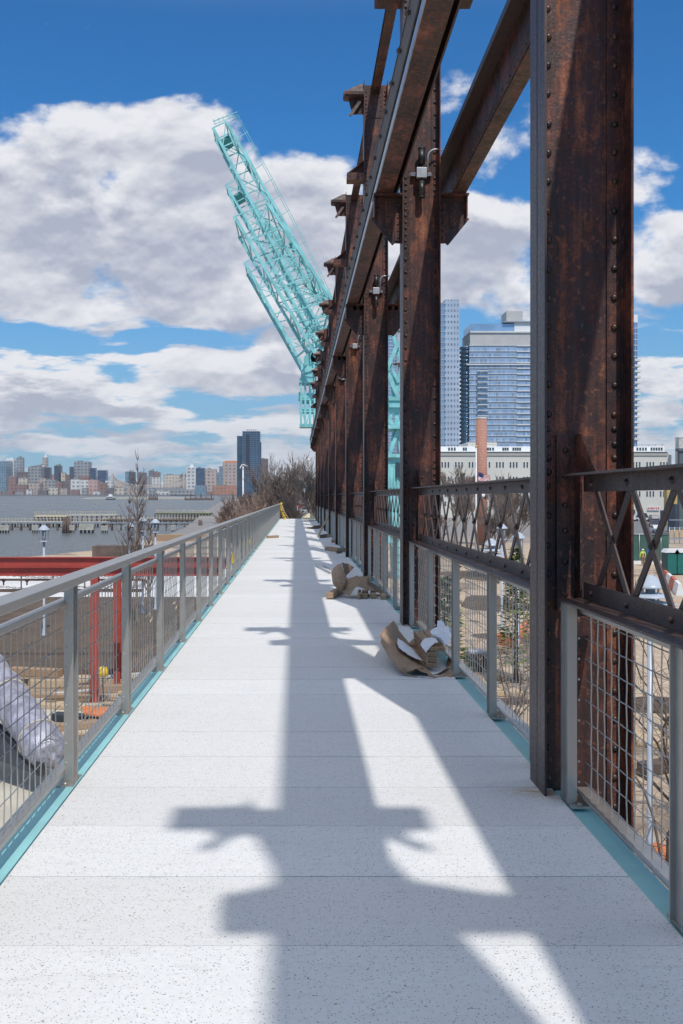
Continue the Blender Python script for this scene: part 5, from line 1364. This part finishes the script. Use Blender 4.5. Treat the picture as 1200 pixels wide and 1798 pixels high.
# fenced platform at right
c = at_z(1176, 955, GZ); y = c.y; r = empty('scaffold_platform', c); Zq = lambda py: at_y(1176, py, y).z-GZ; Xq = lambda px: at_y(px, 950, y).x-c.x
MB().box(0, Xq(1215), .1, .2, Zq(944), Zq(930)).build('boards', M['wood_pale'], r); mb = MB()
for px in range(1176, 1216, 9): mb.tube([(Xq(px), 0, 0), (Xq(px), 0, Zq(925))], .05, 6)
for py in (913, 927, 946): mb.bar((0,0,Zq(py)), (Xq(1215),0,Zq(py)), .1, .12)
mb.build('guard_rail', M['galv'], r); tag(r, 'boarded platform with grey pipe railing at the right edge', 'platform')
box_px('dumpster', 1186, 1215, 885, 935, 4, plain('navy_box', (.05,.07,.10), .6, 0, .2, .5), 'dark blue grey container behind the boarded platform', 'container', .05)
# boards, timber on the right ground
tim = [(870,1190,925,1188,.9,.12,'wood_pale','wide pale sheet of plywood, upper one behind the mesh'), (866,1215,926,1216,.8,.18,'wood_pale','stack of pale boards behind the mesh'), (872,1232,926,1230,.5,.15,'timber_pier','dark board below the pale stack'),
       (1118,1295,1185,1300,1.8,.14,'wood_pale','broad pale board beside the near lamp post'), (1130,1350,1180,1342,.5,.3,'timber_pier','dark sleeper beside the near lamp post'), (1090,1330,1112,1345,.3,.2,'wood_pale','short pale board at the foot of the nearest column'),
       (865,1120,905,1128,.25,.5,'orange','orange rust edging strip curving by the soil'), (905,1128,925,1100,.25,.6,'orange','orange rust edging strip rising to the right'), (800,1148,850,1150,.6,.2,'wood_pale','pale plank behind the middle mesh post'), (1155,1488,1200,1560,.25,.2,'orange','rusty angle lying below the near mesh')]
for x1_, y1_, x2_, y2_, w, h, mt_, lb_ in tim:
    a = at_z(x1_, y1_, GZ+h/2+.02); b_ = at_z(x2_, y2_, GZ+h/2+.02); plank('timber_board', tuple(a), tuple(b_), w, h, M[mt_], lb_, 'board', 'boards on the land side ground', walk=False)
c = at_z(838, 1178, GZ); r = empty('crate', c); MB().box(-.55,.55,-.4,.4,.0,.8).build('body', M['black_paint'], r, bevel=.03); MB().box(-.4,.3,-.3,.3,.801,.95).build('contents', M['lamp_white'], r, bevel=.03); tag(r, 'black crate holding white parts behind the middle mesh panel', 'crate')
# vehicles
def car(px, py, mat, label, h=1.5, L=4.4, yaw=0.0):
    c = at_z(px, py, GZ+.02); r = empty('parked_car', c, yaw); wd_ = 1.8
    mb = MB(); pr = [(-L/2,.35),(L/2,.35),(L/2,.8),(L*.32,.92),(L*.16,h),(-L*.28,h),(-L*.42,.95),(-L/2,.9)]
    mb.prism(pr, -wd_/2, wd_/2).build('body', mat, r, bevel=.08)
    MB().prism([(L*.30,.94),(L*.155,h-.08),(-L*.27,h-.08),(-L*.40,.97)], -wd_/2-.01, wd_/2+.01).build('window', M['glass_dark'], r)
    for sx in (-.32,.32):
        for sy in (-1,1): MB().lathe([(.33,-.1),(.33,.1)], (sx*L, sy*(wd_/2-.05), .33), 14, 'y').build('wheel', M['black_paint'], r)
    tag(r, label, 'car')
car(1152, 935, M['car_white'], 'white parked car seen through the nearest lattice', yaw=1.5)
car(1151, 926, M['car_dark'], 'dark blue parked car behind the white one', yaw=1.5)
car(1148, 917, M['car_dark'], 'dark parked car at the top of the parked row', h=1.9, yaw=1.5)
car(1128, 915, M['car_white'], 'white parked van by the white building', h=2.3, L=5.2)
for i, (px, py, mt_, lb_) in enumerate([(512,893,'car_white','white car beyond the end of the deck'), (522,890,'car_red','red car beyond the end of the deck, left of the last columns'), (535,893,'car_red','red car beside the last columns'), (503,898,'car_red','red car behind the yellow rope'), (541,899,'car_white','white car nearest the last columns')]):
    car(px, py, M[mt_], lb_, h=2.2, L=6)
o = box_px('grey_shed', 495, 560, 868, 884, 20, facade('f_shed', (.20,.19,.19), (.10,.03,.04), 5, 9, .4, .3), 'low grey shed beyond the bare trees', 'building')
box_px('red_mast', 502, 504, 855, 895, .5, M['red_steel'], 'thin red mast among the bare trees', 'mast')
# workers
def person(c, h, mats, label, face=0.0, stride=.12):
    r = empty('person', c, face); k = h/1.78
    J = {'pel':(0,0,.95),'che':(0,0,1.25),'nk':(0,0,1.50),'hd':(0,-.01,1.60),'ht':(0,-.01,1.72),'ls':(-.19,0,1.43),'rs':(.19,0,1.43),'le':(-.27,.03,1.15),'re':(.27,.02,1.15),'lw':(-.29,-.08,.90),'rw':(.28,-.05,.88),
         'lh':(-.29,-.1,.80),'rh':(.28,-.07,.78),'lp':(-.10,0,.92),'rp':(.10,0,.92),'lk':(-.12,-stride*.6,.50),'rk':(.11,stride*.2,.50),'la':(-.12,-stride,.09),'ra':(.11,stride,.09),'lt':(-.13,-stride-.17,.04),'rt':(.12,stride-.17,.04)}
    Rr = {'pel':.15,'che':.17,'nk':.06,'hd':.10,'ht':.085,'ls':.075,'rs':.075,'le':.052,'re':.052,'lw':.036,'rw':.036,'lh':.04,'rh':.04,'lp':.10,'rp':.10,'lk':.07,'rk':.07,'la':.05,'ra':.05,'lt':.045,'rt':.045}
    E = [('pel','che'),('che','nk'),('nk','hd'),('hd','ht'),('che','ls'),('ls','le'),('le','lw'),('lw','lh'),('che','rs'),('rs','re'),('re','rw'),('rw','rh'),('pel','lp'),('lp','lk'),('lk','la'),('la','lt'),('pel','rp'),('rp','rk'),('rk','ra'),('ra','rt')]
    def skin(name, keys, edges, grow, mat, root='pel'):
        ks = list(keys); me = bpy.data.meshes.new(name); me.from_pydata([tuple(x*k for x in J[q]) for q in ks], [(ks.index(a), ks.index(b)) for a, b in edges], [])
        o = bpy.data.objects.new(name, me); COL.objects.link(o); o.parent = r
        m_ = o.modifiers.new('skin', 'SKIN')
        for i, q in enumerate(ks):
            sv = me.skin_vertices[0].data[i]; rr = (Rr[q]+grow)*k; sv.radius = (rr, rr); sv.use_root = (q == root)
        s_ = o.modifiers.new('sub', 'SUBSURF'); s_.levels = 2; s_.render_levels = 2; me.materials.append(mat); return o
    skin('body', J.keys(), E, 0, M['skin'])
    up = [q for q in ('pel','che','nk','ls','rs','le','re','lw','rw')]
    skin('jacket', up, [e for e in E if e[0] in up and e[1] in up], .016, mats[0])
    v = ['pel','che','ls','rs']; skin('vest', v, [e for e in E if e[0] in v and e[1] in v], .03, mats[1])
    lo = ['pel','lp','rp','lk','rk','la','ra']; skin('trousers', lo, [e for e in E if e[0] in lo and e[1] in lo], .02, mats[2])
    MB().lathe([(0,-.02),(.125*k,-.02),(.12*k,.04),(.08*k,.11),(0,.13)], (0,-.01*k,1.66*k), 14).build('hard_hat', M['white_paint'], r)
    tag(r, label, 'person')
c = at_z(1129.5, 993, GZ); person(c, 1.8, (M['hivis'], M['black_paint'], M['trousers']), 'person in lime jacket, dark vest and white hard hat by the green fence', face=R(180))
c = at_z(1141, 990, GZ); person(c, 1.85, (M['blue_shirt'], M['blue_shirt'], M['trousers']), 'person in a blue top standing by the green fence', face=R(20))
c = at_z(1184, 925, GZ+1.5)
person(at_z(1184, 930, GZ), 1.8, (M['hivis'], M['hivis'], M['trousers']), 'person in a lime jacket behind the boarded platform', face=0)

# ------------------------------------------------------------------ turquoise cranes
def Cp(px, py, y): p_ = at_y(px, py, y); return p_
def boom(mb, mbd, A0, A1, n, wd_, y0, y1, ch=.32, br=.16):
    br *= .72; ch *= .8; n = int(n*.68)
    """lattice boom: A0,A1 = (left chord px,py),(right chord px,py) at foot and head; y0,y1 = near and far plane distance"""
    (lf0, rf0), (lf1, rf1) = A0, A1
    def pt(side, t, near):
        a, b_ = (lf0, lf1) if side == 0 else (rf0, rf1); px = a[0]+(b_[0]-a[0])*t; py = a[1]+(b_[1]-a[1])*t
        return Cp(px, py, y0) if near else Cp(px, py, y0) + Vector((0, y1-y0, 0))
    for s in (0, 1):
        for nr in (True, False): (mb if nr else mbd).bar(pt(s, 0, nr), pt(s, 1, nr), ch, ch)
    for i in range(n+1):
        t = i/n
        mb.bar(pt(0, t, True), pt(1, t, True), br, br); mbd.bar(pt(0, t, False), pt(1, t, False), br, br)
        for s in (0, 1): mbd.bar(pt(s, t, True), pt(s, t, False), br, br)
        if i < n:
            u = (i+1)/n; a, b_ = (0, 1) if i % 2 else (1, 0)
            mb.bar(pt(a, t, True), pt(b_, u, True), br*.83, br*.83); mbd.bar(pt(b_, t, False), pt(a, u, False), br*.83, br*.83)
            mb.bar(pt(0, t, i % 2 == 0), pt(0, u, i % 2 == 1), br, br); mb.bar(pt(1, t, i % 2 == 0), pt(1, u, i % 2 == 1), br, br)
yk = 90.0; k = yk/F
org = Vector((at_y(620, 900, yk).x, yk, GZ))
def off(mb): mb.v = [(v[0]-org.x, v[1]-org.y, v[2]-org.z) for v in mb.v]; return mb
r = empty('harbour_crane', org); tag(r, 'large turquoise lattice boom crane whose boom reaches highest into the sky', 'crane')
mb, md = MB(), MB()
boom(mb, md, ((548,560),(590,546)), ((374,224),(397,213)), 15, 2, yk, yk+3.0, .30, .13)
off(mb).build('boom', M['crane_teal'], r); off(md).build('boom_rear_face', M['crane_teal'], r)
mb, md = MB(), MB()
boom(mb, md, ((560,632),(640,610)), ((412,380),(470,356)), 9, 2, yk-2.2, yk+4.8, .34, .15)
off(mb).build('lower_boom', M['crane_teal'], r); off(md).build('lower_boom_rear_face', M['crane_teal'], r)
mb = MB(); mb.add([Cp(384,252,yk+.5), Cp(404,240,yk+.5), Cp(411,256,yk+2.6), Cp(392,270,yk+2.6)], [(0,1,2,3)])
for (A, B, C_, D_) in (((508,352),(0,0),(0,0),(0,0)),): pass
mb2 = off(mb).build('head_plate', M['crane_dark'], r); s = mb2.modifiers.new('s', 'SOLIDIFY'); s.thickness = .25
for px, py in ((440,300),(478,372),(517,444),(556,517)):
    mb = MB(); a, b_ = Cp(px, py, yk+2.4), Cp(px-8, py-17, yk+2.4); mb.bar(a, b_, 1.3, .08); off(mb).build('gusset_plate', M['crane_dark'], r)
mb = MB()     # service ladder and stay lines at right
L1 = [(418,203),(440,243),(475,306),(520,392),(560,470),(592,540)]; L2 = [(407,217),(424,250),(460,318),(505,406),(545,482),(575,548)]
for Ls in (L1, L2, [(p_[0]-3, p_[1]+2) for p_ in L1]):
    mb.tube([Cp(*p_, yk+.2) for p_ in Ls], .025, 4, False)
for i in range(13):
    t = i/12; a = (403+t*175, 215+t*330); b_ = (421+t*175, 203+t*330); mb.bar(Cp(*a, yk+.2), Cp(*b_, yk+.2), .05, .05)
for px in (378, 386, 394, 402, 410): py = 218-(px-378)*.36; mb.bar(Cp(px, py, yk), Cp(px-3, py-9, yk), .06, .06)
mb.bar(Cp(374, 213, yk), Cp(417, 196, yk), .07, .07); mb.bar(Cp(376, 218, yk), Cp(418, 201, yk), .05, .05)
off(mb).build('service_ladder', M['crane_teal'], r)
# counterweight house hanging left of the tower
mb = MB(); Z_ = lambda py: at_y(540, py, yk).z; X_ = lambda px: at_y(px, 700, yk).x
n = 12; arc = [(X_(529), Z_(664))] + [(X_(529)+ (X_(556)-X_(529))*math.sin(t), Z_(664)+(Z_(638)-Z_(664))*math.cos(t)) for t in [i*math.pi/2/n for i in range(n+1)]]
mb.prism(arc + [(X_(556), Z_(664))], yk, yk+2.5); mb.box(X_(525.5), X_(556), yk-.2, yk+2.7, Z_(672), Z_(664)-.01)
off(mb).build('counterweight_cowl', M['crane_teal'], r)
mb = MB()
for px in (529, 536.5, 545, 553):
    for yy_ in (yk, yk+2.4): mb.bar((X_(px), yy_, Z_(672)), (X_(px), yy_, Z_(748)), .18, .18)
for py in (697, 701, 718, 722, 745, 748): mb.box(X_(526.5), X_(556), yk-.1, yk+2.5, Z_(py)-.06, Z_(py)+.06)
mb.box(X_(527), X_(556), yk, yk+2.5, Z_(705), Z_(690)); mb.box(X_(524), X_(530), yk+.3, yk+2, Z_(700), Z_(688))
mb.bar((X_(530), yk, Z_(722)), (X_(538), yk, Z_(745)), .1, .1); mb.bar((X_(545), yk, Z_(722)), (X_(538), yk, Z_(745)), .1, .1)
off(mb).build('counterweight_frame', M['crane_teal'], r)
# jagged sheave gear at the boom foot, cross deck to the tower
mb = MB(); rnd = random.Random(9)
for i in range(46):
    a = (rnd.uniform(535,600), rnd.uniform(560,640)); b_ = (a[0]+rnd.uniform(-26,26), a[1]+rnd.uniform(-30,30)); mb.bar(Cp(*a, yk+rnd.uniform(-1.5,4)), Cp(*b_, yk+rnd.uniform(-1.5,4)), .13, .13)
for px, py in ((548,632),(560,628),(572,620)): mb.lathe([(.75,-.1),(.75,.1)], tuple(Cp(px, py, yk+.5)), 16, 'y')
off(mb).build('hoist_gear', M['crane_teal'], r)
mb = MB(); mb.box(X_(548), X_(725), yk+.4, yk+5, Z_(752), Z_(745)); 
for (a, b_) in (((700,600),(640,745)),((706,640),(683,745)),((683,560),(720,690)),((640,560),(700,700)),((690,680),(712,850)),((705,690),(684,805)),((720,690),(684,800)),((600,640),(690,745)),((683,700),(708,700)),((683,712),(708,712)),((686,640),(700,672)),((683,655),(706,690))):
    q_ = rnd.uniform(.5, 1.6); w_ = rnd.uniform(.26, .36); mb.bar(Cp(*a, yk+q_), Cp(*b_, yk+q_), w_, w_); mb.bar(Cp(*a, yk+3+q_), Cp(*b_, yk+3+q_), w_*.9, w_*.9)
mb.box(X_(683), X_(712), yk+1, yk+1.3, Z_(722), Z_(694)); off(mb).build('slewing_frame', M['crane_teal'], r)
mb = MB(); mb.box(X_(640), X_(722), yk+.6, yk+6, Z_(858), Z_(800))
x = X_(640)
while x < X_(722): mb.box(x, x+.14, yk+.5, yk+.6, Z_(856), Z_(822)); x += .3
mb.box(X_(636), X_(726), yk+.2, yk+6.4, Z_(803), Z_(797)); off(mb).build('machinery_house', M['crane_teal'], r)
mb = MB()
for px in (644, 692, 716):
    for yy_ in (yk+1, yk+5.5): mb.bar((X_(px), yy_, Z_(858)), (X_(px)+(.6 if px > 680 else -.6), yy_, GZ), .5, .5)
for (a, b_) in (((692,860),(716,950)),((716,860),(692,950)),((644,860),(692,960)),((692,860),(644,960))): mb.bar(Cp(*a, yk+1), Cp(*b_, yk+1), .3, .3)
mb.box(X_(640), X_(722), yk+.8, yk+1.3, Z_(955), Z_(948)); mb.box(X_(686), X_(722), yk+.8, yk+5.8, Z_(936), Z_(932)); off(mb).build('portal_legs', M['crane_teal'], r)
MB().box(X_(696)-org.x, X_(707)-org.x, .35, .49, Z_(838)-org.z, Z_(812)-org.z).build('window', M['glass_dark'], r)
# second crane behind
yk2 = 112.0
org = Vector((at_y(640, 900, yk2).x, yk2, GZ)); r = empty('harbour_crane', org); tag(r, 'second turquoise lattice boom crane just behind and lower than the first', 'crane')
mb, md = MB(), MB(); boom(mb, md, ((556,600),(600,580)), ((397,324),(416,314)), 14, 2, yk2, yk2+3, .30, .14); off(mb).build('boom', M['crane_teal'], r); off(md).build('boom_rear_face', M['crane_teal'], r)
mb, md = MB(), MB(); boom(mb, md, ((532,642),(600,640)), ((430,461),(480,430)), 7, 2, yk2, yk2+6, .40, .15); off(mb).build('lower_boom', M['crane_teal'], r); off(md).build('lower_boom_rear_face', M['crane_teal'], r)
mb = MB(); mb.add([Cp(407,344,yk2+.5), Cp(424,334,yk2+.5), Cp(431,350,yk2+2.6), Cp(413,360,yk2+2.6)], [(0,1,2,3)]); o = off(mb).build('head_plate', M['crane_dark'], r); s = o.modifiers.new('s', 'SOLIDIFY'); s.thickness = .25
mb = MB(); k = yk2/F
for px in (600, 640):
    for yy_ in (yk2, yk2+6): mb.bar(Cp(px, 600, yk2)+Vector((0,yy_-yk2,0)), Vector((at_y(px, 900, yk2).x, yy_, GZ)), .6, .6)
for (a, b_) in (((600,620),(640,700)),((640,620),(600,700)),((600,720),(640,800)),((640,720),(600,800)),((600,810),(640,900))): mb.bar(Cp(*a, yk2), Cp(*b_, yk2), .35, .35)
off(mb).build('tower', M['crane_teal'], r)

# ------------------------------------------------------------------ air
mb = MB().box(-2600, 2600, -60, 3300, WATER-1.5-3, 175)
m = bpy.data.materials.new('haze'); m.use_nodes = True; nt = m.node_tree
for n_ in list(nt.nodes): nt.nodes.remove(n_)
out = nt.nodes.new('ShaderNodeOutputMaterial'); pv = nt.nodes.new('ShaderNodeVolumePrincipled')
pv.inputs['Color'].default_value = (.82, .86, .93, 1); pv.inputs['Density'].default_value = .000085; pv.inputs['Anisotropy'].default_value = .1
nt.links.new(pv.outputs[0], out.inputs['Volume'])
tag(mb.build('haze', m), kind='stuff')
